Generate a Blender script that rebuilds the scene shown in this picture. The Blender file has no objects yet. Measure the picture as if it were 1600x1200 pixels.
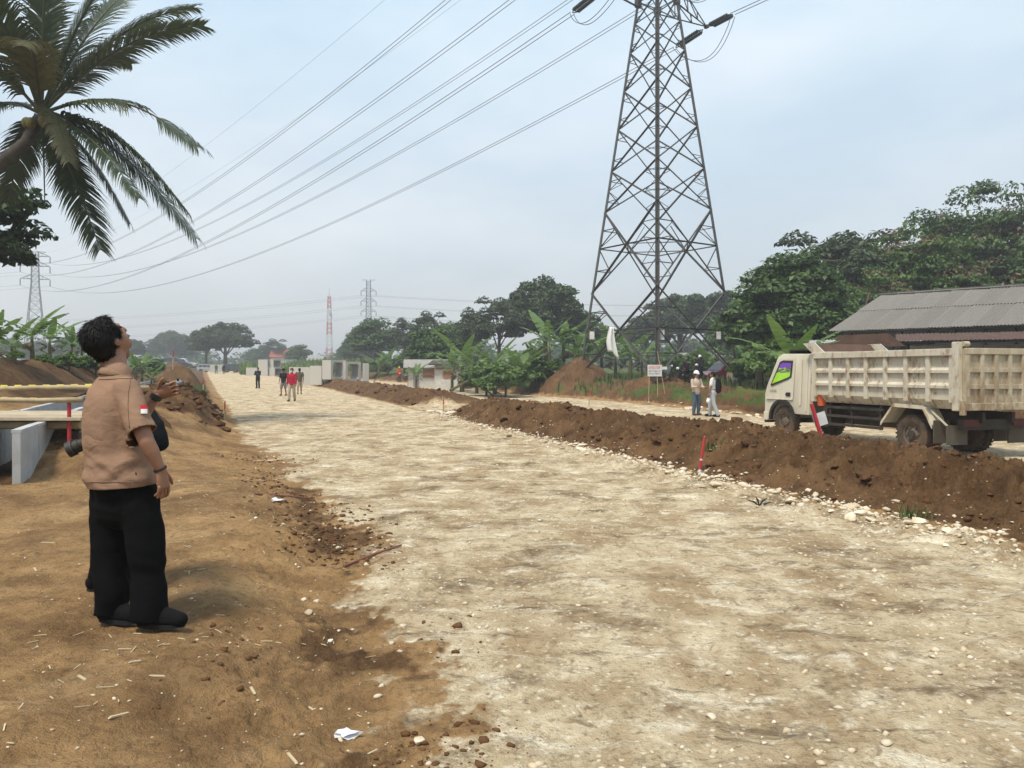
import bpy, bmesh, math, random
import numpy as np
from mathutils import Vector, Matrix, Euler
rad = math.radians
scene = bpy.context.scene
C = scene.collection
# ------------------------------------------------------------------ camera
CAM_H = 1.5
cam = bpy.data.cameras.new('camera'); camo = bpy.data.objects.new('camera', cam); C.objects.link(camo)
camo.location = (0, 0, CAM_H); camo.rotation_euler = (rad(90), 0, 0)
cam.sensor_width = 36; cam.lens = 27.0; cam.shift_y = -0.0125
cam.clip_start = 0.05; cam.clip_end = 6000
scene.camera = camo
# ------------------------------------------------------------------ sky and sun
SUN_EL, SUN_AZ = 62.0, 215.0         # elevation; azimuth clockwise from +Y (behind the camera, left)
world = bpy.data.worlds.new('World'); scene.world = world; world.use_nodes = True
wt = world.node_tree; wt.nodes.clear()
wo = wt.nodes.new('ShaderNodeOutputWorld'); wb = wt.nodes.new('ShaderNodeBackground')
sky = wt.nodes.new('ShaderNodeTexSky'); sky.sky_type = 'NISHITA'; sky.sun_disc = False
sky.sun_elevation = rad(SUN_EL); sky.sun_rotation = rad(SUN_AZ)
sky.air_density = 1.0; sky.dust_density = 3.0; sky.ozone_density = 1.5
tc = wt.nodes.new('ShaderNodeTexCoord')
sep = wt.nodes.new('ShaderNodeSeparateXYZ'); wt.links.new(tc.outputs['Generated'], sep.inputs[0])
veil = wt.nodes.new('ShaderNodeValToRGB')          # thin high cloud over the whole sky, greyer near the horizon
wt.links.new(sep.outputs['Z'], veil.inputs[0])
ve = veil.color_ramp.elements
ve[0].position = 0.0; ve[0].color = (5.1, 5.15, 5.15, 1)
ve[1].position = 0.45; ve[1].color = (4.5, 6.1, 7.2, 1)
e = ve.new(0.12); e.color = (4.8, 5.25, 5.5, 1)
e = ve.new(1.0); e.color = (5.6, 6.8, 8.2, 1)
cn = wt.nodes.new('ShaderNodeTexNoise'); cn.inputs['Scale'].default_value = 2.2; cn.inputs['Detail'].default_value = 5; cn.inputs['Roughness'].default_value = .5
cmap = wt.nodes.new('ShaderNodeMapping'); cmap.inputs['Scale'].default_value = (1, 1, 2.6); cmap.inputs['Location'].default_value = (.35, .1, .3)
wt.links.new(tc.outputs['Generated'], cmap.inputs[0]); wt.links.new(cmap.outputs[0], cn.inputs[0])
cr = wt.nodes.new('ShaderNodeValToRGB'); cr.color_ramp.elements[0].position = .42; cr.color_ramp.elements[1].position = .78
cr.color_ramp.elements[0].color = (0, 0, 0, 1); cr.color_ramp.elements[1].color = (.45, .45, .45, 1)
wt.links.new(cn.outputs['Fac'], cr.inputs[0])
mx = wt.nodes.new('ShaderNodeMix'); mx.data_type = 'RGBA'; mx.inputs[0].default_value = .72
wt.links.new(sky.outputs[0], mx.inputs[6]); wt.links.new(veil.outputs[0], mx.inputs[7])
mx2 = wt.nodes.new('ShaderNodeMix'); mx2.data_type = 'RGBA'; mx2.inputs[7].default_value = (8.0, 7.9, 7.8, 1)
wt.links.new(cr.outputs[0], mx2.inputs[0]); wt.links.new(mx.outputs[2], mx2.inputs[6])
wt.links.new(mx2.outputs[2], wb.inputs[0]); wb.inputs[1].default_value = 0.1
wt.links.new(wb.outputs[0], wo.inputs[0])
sl = bpy.data.lights.new('sun', 'SUN'); slo = bpy.data.objects.new('sun', sl); C.objects.link(slo)
sl.energy = 2.5; sl.angle = rad(10); sl.color = (1.0, .91, .77)
slo.rotation_euler = (rad(90 - SUN_EL), 0, rad(180 - SUN_AZ))
slo.location = (0, 0, 60)
vs = scene.view_settings; vs.view_transform = 'Standard'; vs.look = 'None'; vs.exposure = 0.7; vs.gamma = 1.0; vs.use_curve_mapping = False
scene.cycles.max_bounces = 6; scene.cycles.diffuse_bounces = 3; scene.cycles.transparent_max_bounces = 8
scene.cycles.volume_bounces = 0; scene.cycles.use_denoising = True
# ------------------------------------------------------------------ helpers
rng = np.random.default_rng(7); random.seed(7)
def mesh_from(name, verts, faces):
    m = bpy.data.meshes.new(name); m.from_pydata([tuple(v) for v in verts], [], faces); m.update(); return m
def link(name, data, parent=None, mat=None, smooth=False):
    o = bpy.data.objects.new(name, data); C.objects.link(o)
    if parent is not None: o.parent = parent
    if mat is not None and data is not None and len(data.materials) == 0: data.materials.append(mat)
    if smooth: data.polygons.foreach_set('use_smooth', [True]*len(data.polygons))
    return o
def tag(o, label=None, cat=None, group=None, kind=None):
    for k, v in (('label', label), ('category', cat), ('group', group), ('kind', kind)):
        if v: o[k] = v
    return o
def thing(name, label, cat, loc=(0, 0, 0), rz=0, group=None):
    o = link(name, None); o.location = loc; o.rotation_euler = (0, 0, rz); o.empty_display_size = .2
    return tag(o, label, cat, group)
def copy_tree(o, parent=None):
    c = o.copy(); C.objects.link(c); c.parent = parent
    for ch in list(o.children): copy_tree(ch, c)
    return c
class MB:
    """collects simple solids, builds them as one mesh"""
    def __init__(s): s.v = []; s.f = []
    def add(s, vs_, fs):
        n = len(s.v); s.v += [tuple(v) for v in vs_]; s.f += [tuple(i+n for i in f) for f in fs]; return s
    def box(s, c, d, rz=0, R=None):
        hx, hy, hz = d[0]/2, d[1]/2, d[2]/2
        M = R if R is not None else Matrix.Rotation(rz, 3, 'Z')
        vs_ = [Vector(c) + M @ Vector((x*hx, y*hy, z*hz)) for z in (-1, 1) for y in (-1, 1) for x in (-1, 1)]
        return s.add(vs_, [(0,2,3,1),(4,5,7,6),(0,1,5,4),(2,6,7,3),(0,4,6,2),(1,3,7,5)])
    def bar(s, a, b, w, h=None, up=(0,0,1)):
        a, b = Vector(a), Vector(b); t = (b-a); L = t.length
        if L < 1e-6: return s
        t /= L; up = Vector(up)
        if abs(t.dot(up)) > .98: up = Vector((1,0,0))
        sx = t.cross(up).normalized(); sz = sx.cross(t)
        R = Matrix((t, sx, sz)).transposed()
        return s.box((a+b)/2, (L, w, h if h else w), R=R)
    def angle_bar(s, a, b, w, t=.012, up=(0,0,1), roll=0.):
        """rolled-steel L section from a to b"""
        a, b = Vector(a), Vector(b); d = b-a; L = d.length; d /= L; up = Vector(up)
        if abs(d.dot(up)) > .98: up = Vector((1,0,0))
        sx = d.cross(up).normalized(); sz = sx.cross(d)
        c_, s_ = math.cos(roll), math.sin(roll); sx, sz = sx*c_+sz*s_, sz*c_-sx*s_
        prof = [(0,0),(w,0),(w,t),(t,t),(t,w),(0,w)]
        vs_ = [a+sx*(p[0]-w*.35)+sz*(p[1]-w*.35) for p in prof]+[b+sx*(p[0]-w*.35)+sz*(p[1]-w*.35) for p in prof]
        fs = [(i, (i+1)%6, (i+1)%6+6, i+6) for i in range(6)]+[(3,2,1,0),(0,5,4,3),(6,7,8,9),(9,10,11,6)]
        return s.add(vs_, fs)
    def tube(s, pts, rs, n=8, cap=True):
        pts = [Vector(p) for p in pts]; rs = rs if hasattr(rs, '__len__') else [rs]*len(pts)
        vs_ = []; side = None
        for i, p in enumerate(pts):
            t = (pts[min(i+1, len(pts)-1)]-pts[max(i-1, 0)]).normalized()
            if side is None:
                side = t.orthogonal().normalized()
            side = (side - t*side.dot(t)).normalized(); o2 = t.cross(side)
            for k in range(n):
                a = 2*math.pi*k/n; vs_.append(p+(side*math.cos(a)+o2*math.sin(a))*rs[i])
        fs = [(i*n+k, i*n+(k+1)%n, (i+1)*n+(k+1)%n, (i+1)*n+k) for i in range(len(pts)-1) for k in range(n)]
        if cap: fs += [tuple(range(n-1, -1, -1)), tuple(range((len(pts)-1)*n, len(pts)*n))]
        return s.add(vs_, fs)
    def ell(s, pts, rads, side=(1,0,0), n=16, caps=True):
        """closed tube of elliptical sections; rads = (along side, across)"""
        pts = [Vector(p) for p in pts]; side = Vector(side); rings = []
        def ring(p, t, ra, rb):
            sx = (side - t*side.dot(t)).normalized(); sy = t.cross(sx)
            return [p+sx*ra*math.cos(2*math.pi*k/n)+sy*rb*math.sin(2*math.pi*k/n) for k in range(n)]
        N_ = len(pts)
        for i, p in enumerate(pts):
            t = (pts[min(i+1, N_-1)]-pts[max(i-1, 0)]).normalized(); ra, rb = rads[i]
            if i == 0 and caps:
                for q in (.95, .75, .4): rings.append(ring(p-t*min(ra, rb)*q, t, ra*math.sqrt(1-q*q), rb*math.sqrt(1-q*q)))
            rings.append(ring(p, t, ra, rb))
            if i == N_-1 and caps:
                for q in (.4, .75, .95): rings.append(ring(p+t*min(ra, rb)*q, t, ra*math.sqrt(1-q*q), rb*math.sqrt(1-q*q)))
        vs_ = [v for r in rings for v in r]; m = len(rings)
        fs = [(i*n+k, i*n+(k+1)%n, (i+1)*n+(k+1)%n, (i+1)*n+k) for i in range(m-1) for k in range(n)]
        fs += [tuple(range(n-1, -1, -1)), tuple(range((m-1)*n, m*n))]
        return s.add(vs_, fs)
    def sphere(s, c, r, n=16, m=10, R=None):
        r = r if hasattr(r, '__len__') else (r, r, r); vs_ = []; c = Vector(c)
        for i in range(m+1):
            th = math.pi*(i+.0)/m; th = min(max(th, .02), math.pi-.02)
            for k in range(n):
                a = 2*math.pi*k/n; q = Vector((r[0]*math.sin(th)*math.cos(a), r[1]*math.sin(th)*math.sin(a), r[2]*math.cos(th)))
                vs_.append(c+(R @ q if R is not None else q))
        fs = [(i*n+k, (i+1)*n+k, (i+1)*n+(k+1)%n, i*n+(k+1)%n) for i in range(m) for k in range(n)]
        fs += [tuple(range(n)), tuple(range((m+1)*n-1, m*n-1, -1))]
        return s.add(vs_, fs)
    def cyl(s, a, b, r, r2=None, n=20):
        return s.tube([a, b], [r, r if r2 is None else r2], n)
    def ring_wheel(s, prof, n=28):
        """revolve profile (r, y) round the Y axis"""
        m = len(prof); vs_ = [(r*math.cos(2*math.pi*k/n), y, r*math.sin(2*math.pi*k/n)) for k in range(n) for r, y in prof]
        fs = [(k*m+i, k*m+i+1, ((k+1)%n)*m+i+1, ((k+1)%n)*m+i) for k in range(n) for i in range(m-1)]
        return s.add(vs_, fs)
    def prism(s, prof, y0, y1, axis='y', inset=0):
        """extrude an (x,z) outline between y0 and y1"""
        n = len(prof); vs_ = [(p[0], y0, p[1]) for p in prof]+[(p[0], y1, p[1]) for p in prof]
        fs = [(i, (i+1)%n, (i+1)%n+n, i+n) for i in range(n)]+[tuple(range(n-1, -1, -1)), tuple(range(n, 2*n))]
        return s.add(vs_, fs)
    def xform(s, M):
        s.v = [tuple(M @ Vector(v)) for v in s.v]; return s
    def mesh(s, name='m'):
        m = mesh_from(name, s.v, s.f)
        bm = bmesh.new(); bm.from_mesh(m); bmesh.ops.recalc_face_normals(bm, faces=bm.faces); bm.to_mesh(m); bm.free()
        return m
    def build(s, name, mat, parent=None, smooth=False, bevel=0):
        m = s.mesh(name); m.materials.append(mat)
        if bevel:
            bm = bmesh.new(); bm.from_mesh(m)
            es = [e for e in bm.edges if len(e.link_faces) == 2 and e.calc_face_angle(0) > .6]
            bmesh.ops.bevel(bm, geom=es, offset=bevel, segments=2, affect='EDGES', profile=.6); bm.to_mesh(m); bm.free()
        o = link(name, m, parent)
        if smooth: m.polygons.foreach_set('use_smooth', [True]*len(m.polygons)); 
        if smooth == 'auto': m.set_sharp_from_angle(angle=rad(40))
        return o
def blob(mb, name, mat, parent, voxel=.02, it=3, f=.5, disp=None):
    """fuse overlapping solids into one continuous smooth surface"""
    m = mb.mesh(name); o = bpy.data.objects.new(name, m); C.objects.link(o)
    r = o.modifiers.new('r', 'REMESH'); r.mode = 'VOXEL'; r.voxel_size = voxel; r.adaptivity = 0
    s_ = o.modifiers.new('s', 'SMOOTH'); s_.iterations = it; s_.factor = f
    dg = bpy.context.evaluated_depsgraph_get(); ev = o.evaluated_get(dg)
    m2 = bpy.data.meshes.new_from_object(ev); m2.name = name
    bpy.data.objects.remove(o); m2.materials.clear(); m2.materials.append(mat)
    if disp:
        n = len(m2.vertices); co = np.empty(n*3, np.float32); m2.vertices.foreach_get('co', co); co = co.reshape(-1, 3)
        no = np.empty(n*3, np.float32); m2.vertices.foreach_get('normal', no); no = no.reshape(-1, 3)
        co = co+no*disp(co)[:, None]; m2.vertices.foreach_set('co', co.astype(np.float32).ravel()); m2.update()
    m2.polygons.foreach_set('use_smooth', [True]*len(m2.polygons))
    return link(name, m2, parent)
# -- numpy noise
def _h(ix, iy, s):
    n = (ix.astype(np.int64)*374761393 + iy.astype(np.int64)*668265263 + s*974634777) & 0xffffffff
    n = ((n ^ (n >> 13))*1274126177) & 0xffffffff
    return ((n ^ (n >> 16)) & 0xffff)/65535.0
def vnoise(x, y, s=0):
    ix = np.floor(x); iy = np.floor(y); fx = x-ix; fy = y-iy
    ux = fx*fx*fx*(fx*(fx*6-15)+10); uy = fy*fy*fy*(fy*(fy*6-15)+10)
    a = _h(ix, iy, s); b = _h(ix+1, iy, s); c = _h(ix, iy+1, s); d = _h(ix+1, iy+1, s)
    return (a+(b-a)*ux+(c-a)*uy+(a-b-c+d)*ux*uy)*2-1
def fbm(x, y, s=0, o=4, g=.5):
    r = np.zeros_like(x, dtype=float); a = 1.; t = 0
    for i in range(o):
        r += a*vnoise(x*2**i+17.3*i, y*2**i-9.1*i, s+i); t += a; a *= g
    return r/t
def sm(a, b, x):
    t = np.clip((x-a)/(b-a), 0, 1); return t*t*(3-2*t)
# -- node materials
class NT:
    def __init__(s, name):
        s.m = bpy.data.materials.new(name); s.m.use_nodes = True; s.t = s.m.node_tree; s.t.nodes.clear()
        s.out = s.n('ShaderNodeOutputMaterial'); s.b = s.n('ShaderNodeBsdfPrincipled'); s.l(s.b.outputs[0], s.out.inputs[0])
    def n(s, t, **k):
        o = s.t.nodes.new(t)
        for a, b in k.items(): setattr(o, a, b)
        return o
    def l(s, a, b): s.t.links.new(a, b)
    def put(s, sock, v):
        if isinstance(v, bpy.types.NodeSocket): s.l(v, sock)
        elif isinstance(v, (tuple, list)) and len(v) == 3 and sock.type == 'RGBA': sock.default_value = (*v, 1)
        else: sock.default_value = v
    def obj(s): return s.n('ShaderNodeTexCoord').outputs['Object']
    def gen(s): return s.n('ShaderNodeTexCoord').outputs['Generated']
    def pos(s): return s.n('ShaderNodeNewGeometry').outputs['Position']
    def attr(s, name): return s.n('ShaderNodeAttribute', attribute_name=name)
    def rnd(s): return s.n('ShaderNodeObjectInfo').outputs['Random']
    def mapv(s, v, scale=(1,1,1), rot=(0,0,0), loc=(0,0,0)):
        o = s.n('ShaderNodeMapping'); s.l(v, o.inputs[0]); o.inputs['Scale'].default_value = scale; o.inputs['Rotation'].default_value = rot; o.inputs['Location'].default_value = loc
        return o.outputs[0]
    def noise(s, v, scale, detail=4, rough=.55, dist=0.):
        o = s.n('ShaderNodeTexNoise'); s.l(v, o.inputs['Vector']); o.inputs['Scale'].default_value = scale; o.inputs['Detail'].default_value = detail
        o.inputs['Roughness'].default_value = rough; o.inputs['Distortion'].default_value = dist; return o.outputs['Fac']
    def vor(s, v, scale, feat='F1', out='Distance'):
        o = s.n('ShaderNodeTexVoronoi', feature=feat); s.l(v, o.inputs['Vector']); o.inputs['Scale'].default_value = scale; return o.outputs[out]
    def ramp(s, f, *stops):
        o = s.n('ShaderNodeValToRGB'); s.l(f, o.inputs[0]); e = o.color_ramp.elements
        while len(e) < len(stops): e.new(.5)
        for i, (p, c) in enumerate(stops):
            e[i].position = p; e[i].color = (c, c, c, 1) if not hasattr(c, '__len__') else (*c, 1)
        return o.outputs[0]
    def mix(s, f, a, b, mode='MIX'):
        o = s.n('ShaderNodeMix', data_type='RGBA', blend_type=mode); s.put(o.inputs[0], f); s.put(o.inputs[6], a); s.put(o.inputs[7], b); return o.outputs[2]
    def math(s, op, a, b=0., clamp=False):
        o = s.n('ShaderNodeMath', operation=op, use_clamp=clamp); s.put(o.inputs[0], a); s.put(o.inputs[1], b); return o.outputs[0]
    def bump(s, h, strength=.5, dist=.02):
        o = s.n('ShaderNodeBump'); s.l(h, o.inputs['Height']); o.inputs['Strength'].default_value = strength; o.inputs['Distance'].default_value = dist
        s.l(o.outputs[0], s.b.inputs['Normal'])
    def fin(s, col, rough=.8, metal=0., spec=.3):
        s.put(s.b.inputs['Base Color'], col); s.put(s.b.inputs['Roughness'], rough); s.put(s.b.inputs['Metallic'], metal)
        s.b.inputs['Specular IOR Level'].default_value = spec; return s.m
def simple(name, col, rough=.7, metal=0., var=.25, scale=8., spec=.3, bump=0., dirt=None, dirt_amt=.5, dscale=3.):
    n = NT(name); p = n.obj(); f = n.noise(p, scale, 5, .6)
    c = n.mix(n.ramp(f, (.25, 0.), (.75, 1.)), tuple(x*(1-var) for x in col), tuple(min(1, x*(1+var)) for x in col))
    if dirt: c = n.mix(n.ramp(n.noise(p, dscale, 6, .65), (.5-.12, 0.), (.5+.2, dirt_amt)), c, dirt)
    if bump: n.bump(f, bump, .01)
    return n.fin(c, rough, metal, spec)
def leafmat(name, cols, rough=.5, trans=.24, scale=.35):
    """foliage: per-leaf tint from the colour attribute, soft light passing through"""
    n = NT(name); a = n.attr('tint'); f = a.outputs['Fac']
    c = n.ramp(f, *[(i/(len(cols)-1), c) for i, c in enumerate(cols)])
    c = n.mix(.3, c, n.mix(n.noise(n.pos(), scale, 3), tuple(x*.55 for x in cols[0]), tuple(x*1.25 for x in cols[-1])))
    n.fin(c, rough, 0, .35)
    t = n.n('ShaderNodeBsdfTranslucent'); n.l(c, t.inputs[0]); ms = n.n('ShaderNodeMixShader'); ms.inputs[0].default_value = trans
    n.l(n.b.outputs[0], ms.inputs[1]); n.l(t.outputs[0], ms.inputs[2]); n.l(ms.outputs[0], n.out.inputs[0]); return n.m
def wx(px, y): return (px-800)/1200*y          # real x of a point seen at column px, y metres away
def wz(py, y): return CAM_H+(580-py)/1200*y
# ------------------------------------------------------------------ terrain: one height function, split into ground, roads and berms
_yr = [-5, 0, 4, 6.55, 8.18, 10.9, 14.6, 19.4, 26.5, 40, 60, 75, 100, 180, 400, 900]
_xr = [8.8, 7.0, 5.4, 4.36, 3.68, 2.63, 1.5, -.37, -2.5, -7.0, -14, -20.4, -30, -62, -152, -355]
_yl = [-5, 0, 3, 5.6, 8.2, 12, 16.4, 25, 45, 90, 180, 400, 900]
_xl = [1.5, .3, -.45, -1.15, -1.95, -3.7, -5.8, -9.2, -17.2, -35.5, -72, -165, -372]
def xr(y): return np.interp(y, _yr, _xr)
def xl(y): return np.interp(y, _yl, _xl)
def xr2(y): return np.interp(y, [-5, 8, 15, 29.1, 42.5, 47, 60, 85, 93, 150, 900], [19, 15.5, 13.4, 9.3, 6.0, 4.2, -1.0, -12.0, -16.5, -43, -340])
def xl2(y): return np.interp(y, [-5, 8, 15, 25.7, 41, 58.5, 85, 93, 150, 900], [11.9, 8.4, 6.3, 2.7, -2.2, -7.0, -17.6, -22, -49, -346])
CH_R, CH_L = -2.06, -3.05            # channel walls: x = CH - 0.4167 y
HEAPS = [ # cx, cy, rx-, rx+, ry, height, power
    (4.9, 54, 3.4, 2.2, 2.4, 2.0, 1.0), (8.6, 45.5, 2.4, 2.4, 1.5, .75, 1.4), (11.0, 45.5, 2.2, 2.4, 1.4, .25, 1.4), (3.4, 57, 2.6, 2.2, 2, .9, 1.5),
    (-2.4, 68, 2.2, 2.6, 2, .8, 1.5),
    (-9.3, 21.5, 1.15, 1.25, 5.5, .42, 1.6), (-19.2, 45, 1.7, 1.3, 3.0, 1.1, 1.3), (-7.1, 14.6, 1.3, .9, .7, .28, 1.5),
    (-25.2, 58, 2.2, 1.7, 3, 1.0, 1.3), (-36, 82, 3, 2.5, 4, 1.2, 1.3)]
def terrain(x, y):
    """height and material masks (lime, dark soil, grass)"""
    n1 = fbm(x*.35, y*.35, 1, 4); n2 = fbm(x*1.4, y*1.4, 5, 4); n3 = fbm(x*5, y*5, 9, 4, .6); n4 = fbm(x*16, y*16, 14, 3, .6)
    cl = 1-np.abs(fbm(x*3.2, y*3.2, 21, 3, .55))*2.2; cl2 = 1-np.abs(fbm(x*9, y*9, 25, 3, .6))*2.2      # billowy clods
    wob = .28*n2+.12*n3+.06*n4
    XR, XL, X2R, X2L = xr(y), xl(y), xr2(y), xl2(y)
    far = sm(60, 140, y)
    uR = (x-XR)*.94+wob*(1-far*.3); uL = (XL-x)*.93+wob*1.3*sm(30, 12, y)+wob*.6; W = (X2L-XR)*.94
    v2 = (x-X2R)*.95+wob*1.2; u2 = (X2L-x)*.95+wob
    # --- heights
    z = .015*n1+.020*n2+.016*n3+.007*n4
    road_tex = .012*n3+.007*n4+.015*np.clip(cl2, 0, 1)*sm(.1, .5, n2)
    b1 = sm(29.0, 24.5, y+.7*n2); b2 = sm(31.0, 34.5, y+.6*n2)*sm(130, 90, y)
    rise = sm(-.05, 1.4, uR)*(.35*sm(W+.3, W-1.2, uR)+.65*sm(W, 1.5, uR))
    crest = (.52+.13*n1+.16*n2+.07*cl)*(.74+.26*sm(8, 15, y))
    b = rise*(b1*crest+b2*(.55+.15*n1+.2*n2))
    zr = b+rise*(b1+b2)*(.085*np.clip(cl, -.5, 1)+.06*cl2+.025*n4)-.2*sm(.3, np.maximum(W, .6), uR)*sm(-.5, 1, uR)
    rubble = np.exp(-((uR+.25)/.45)**2)*sm(30, 24, y)
    zr = zr+rubble*(.05*np.clip(cl, 0, 1)+.035*np.clip(cl2, 0, 1))
    bank = sm(.1, 2.4, v2)
    zr = zr+bank*(.62+.18*n1+.10*n2+.06*cl)+.45*sm(.2, 1, v2)*sm(3.2, 1.2, v2)*np.clip(.3+n2, 0, 1)
    # left of the main road
    uS = (XL-x)*.93+.30*n2+.10*n3; edge = sm(-.1, 1.0, uS)
    zl = edge*(.13+.05*n1)-.04*np.exp(-((uS-.15)/.25)**2)*sm(14, 9, y)+edge*.03*n2+np.exp(-((uS-.2)/.5)**2)*sm(15, 10, y)*(.012*cl2+.012*n4)
    dch = x+.4167*y                                   # channel coordinate
    up = sm(9.2, 12.0, y)
    dR = (dch-CH_R)
    zl = zl+up*.57*sm(2.4+1.2*sm(13, 18, y), .1, dR)*edge*np.where(dch > CH_L-.0, 1, 1)
    zl = zl+edge*(sm(16, 22, y)*.15)
    bankL = sm(-3.6, -5.6, dch)*sm(-9.0, -6.0, dch)*sm(11, 17, y)*sm(80, 55, y)
    zl = zl+bankL*(.95+.2*n1+.14*n2+.06*cl)
    z = z+np.where(uR > -1.0, zr, 0)+np.where(uL > -.6, zl, 0)
    dark = np.clip(sm(-.1, .25, uR)*sm(W+.3, W-.4, uR)*np.maximum(b1, b2), 0, 1)
    grass = np.zeros_like(z)
    hp = np.zeros_like(z)
    for cx, cy, ra, rb, ry, h, pw in HEAPS:
        # turned along the road
        dx, dy = x-cx, y-cy
        sx = dx+.38*dy if cx < 0 else dx; q = np.sqrt((sx/np.where(sx < 0, ra, rb))**2+(dy/ry)**2)+.16*n2
        k = np.clip(1-q, 0, 1)**(1/pw if pw > 1 else 1.0)
        k = sm(0, 1, k) if pw > 1 else k*.85+.15*sm(0, 1, k)
        hp = np.maximum(hp, k*h)
    clod = sm(0, .2, hp)
    z = z+hp+clod*(.09*cl+.06*cl2+.02*n4)
    tw = sm(7.5, 3.0, np.hypot(x-9.9, y-52.5)); z = z+tw*.45
    # the channel floor
    inch = (dch > CH_L) & (dch < CH_R) & (y > 9.0) & (y < 62)
    z = np.where(inch, .02+.03*n3, z)
    z = z+.0145*np.clip(y-55, 0, 85)+.3*sm(140, 260, y)
    z = z+sm(60, 200, y)*.25*(1+n1)*np.where((uL > 2) | (v2 > 2), 1, 0)
    # --- masks
    lime1 = sm(.05, -.35, uR)*sm(.15, -.45, uL)
    gap = sm(28.0, 29.5, y)*sm(34, 32, y)*sm(-.2, .2, uR)*sm(.3, -.3, v2)
    lime2 = sm(.15, -.3, v2)*sm(.15, -.3, u2)*sm(0, 1, uR)
    lime = np.maximum(np.maximum(lime1, lime2*.95), gap*.62)*(1-sm(.03, .12, hp))
    left_path = np.exp(-((y-(11.6-.75*(x+6.4)))/1.3)**2)*sm(-3.5, -5, x)*sm(-7.5, -6.6, x)*sm(0, .3, uL)*.42*sm(9.5, 11.5, y)
    crumbs = np.exp(-((uL-.25)/.35)**2)*sm(15, 9, y)
    dark = np.maximum(dark, crumbs*(.5+.8*n2))
    dark = np.maximum(dark, sm(.02, .15, hp))
    dark = np.maximum(dark, bankL*1.3)
    dark = np.maximum(dark, sm(.1, .8, v2)*sm(20, 6, v2+4*n1)*.9)
    dark = np.maximum(dark, up*sm(2.0, .8, dR)*sm(CH_R-.4, CH_R, dch)*sm(15, 12.5, y)*.95*edge)
    dark = np.maximum(dark, sm(16.5, 18.5, y)*sm(.1, .8, uL)*.75)
    dark = np.maximum(dark, np.clip(.55*sm(.1, .5, n1-.18)+.0, 0, 1)*edge*.6*sm(14, 10, y))
    dark = np.where(inch, .8, dark)
    grass = np.maximum(grass, sm(1.2, 3.5, v2+1.5*n1)*sm(1.2, 2.0, v2)*sm(.0, .25, n1+.02)*.9)*sm(.12, .02, hp)
    grass = np.maximum(grass, sm(13, 17, v2)*sm(.15, .05, hp))
    grass = np.maximum(grass, sm(.3, 1.0, v2)*sm(2.6, 1.4, v2)*sm(-.05, .25, n2+.5*n1)*.8*sm(14, 18, y))
    g2 = sm(24, 27, y)*sm(.3, .9, uL)*sm(3.2, 2.0, uL)*sm(-.15, .1, n1+.12)
    grass = np.maximum(grass, g2*.95*sm(60, 40, y))
    grass = np.maximum(grass, sm(-6.8, -8.2, dch+.8*n1)*sm(20, 24, y))
    grass = np.maximum(grass, sm(70, 100, y)*sm(1.0, 4.0, np.maximum(uL, np.where(uR > W*.5, v2, -9))))
    grass = np.maximum(grass, sm(75, 95, y)*sm(.6, 1.6, uR)*sm(.3, 1.2, u2)*.9)
    grass = grass*(1-sm(.10, .35, hp)); grass = np.where(inch, 0, grass); grass = np.clip(grass, 0, 1)
    cls = np.zeros(z.shape, int)
    cls = np.where(lime1 > .5, 1, cls); cls = np.where((lime2 > .5) & (lime1 <= .5), 2, cls)
    cls = np.where((rise*b1 > .04) & (uR > 0) & (lime <= .5), 3, cls)
    cls = np.where((rise*b2 > .06) & (uR > 0) & (lime <= .5) & (y > 30), 4, cls)
    return z, np.clip(np.maximum(lime, left_path), 0, 1), np.clip(dark, 0, 1), grass, cls
def gz(x, y):
    return float(terrain(np.array([float(x)]), np.array([float(y)]))[0][0])
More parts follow.
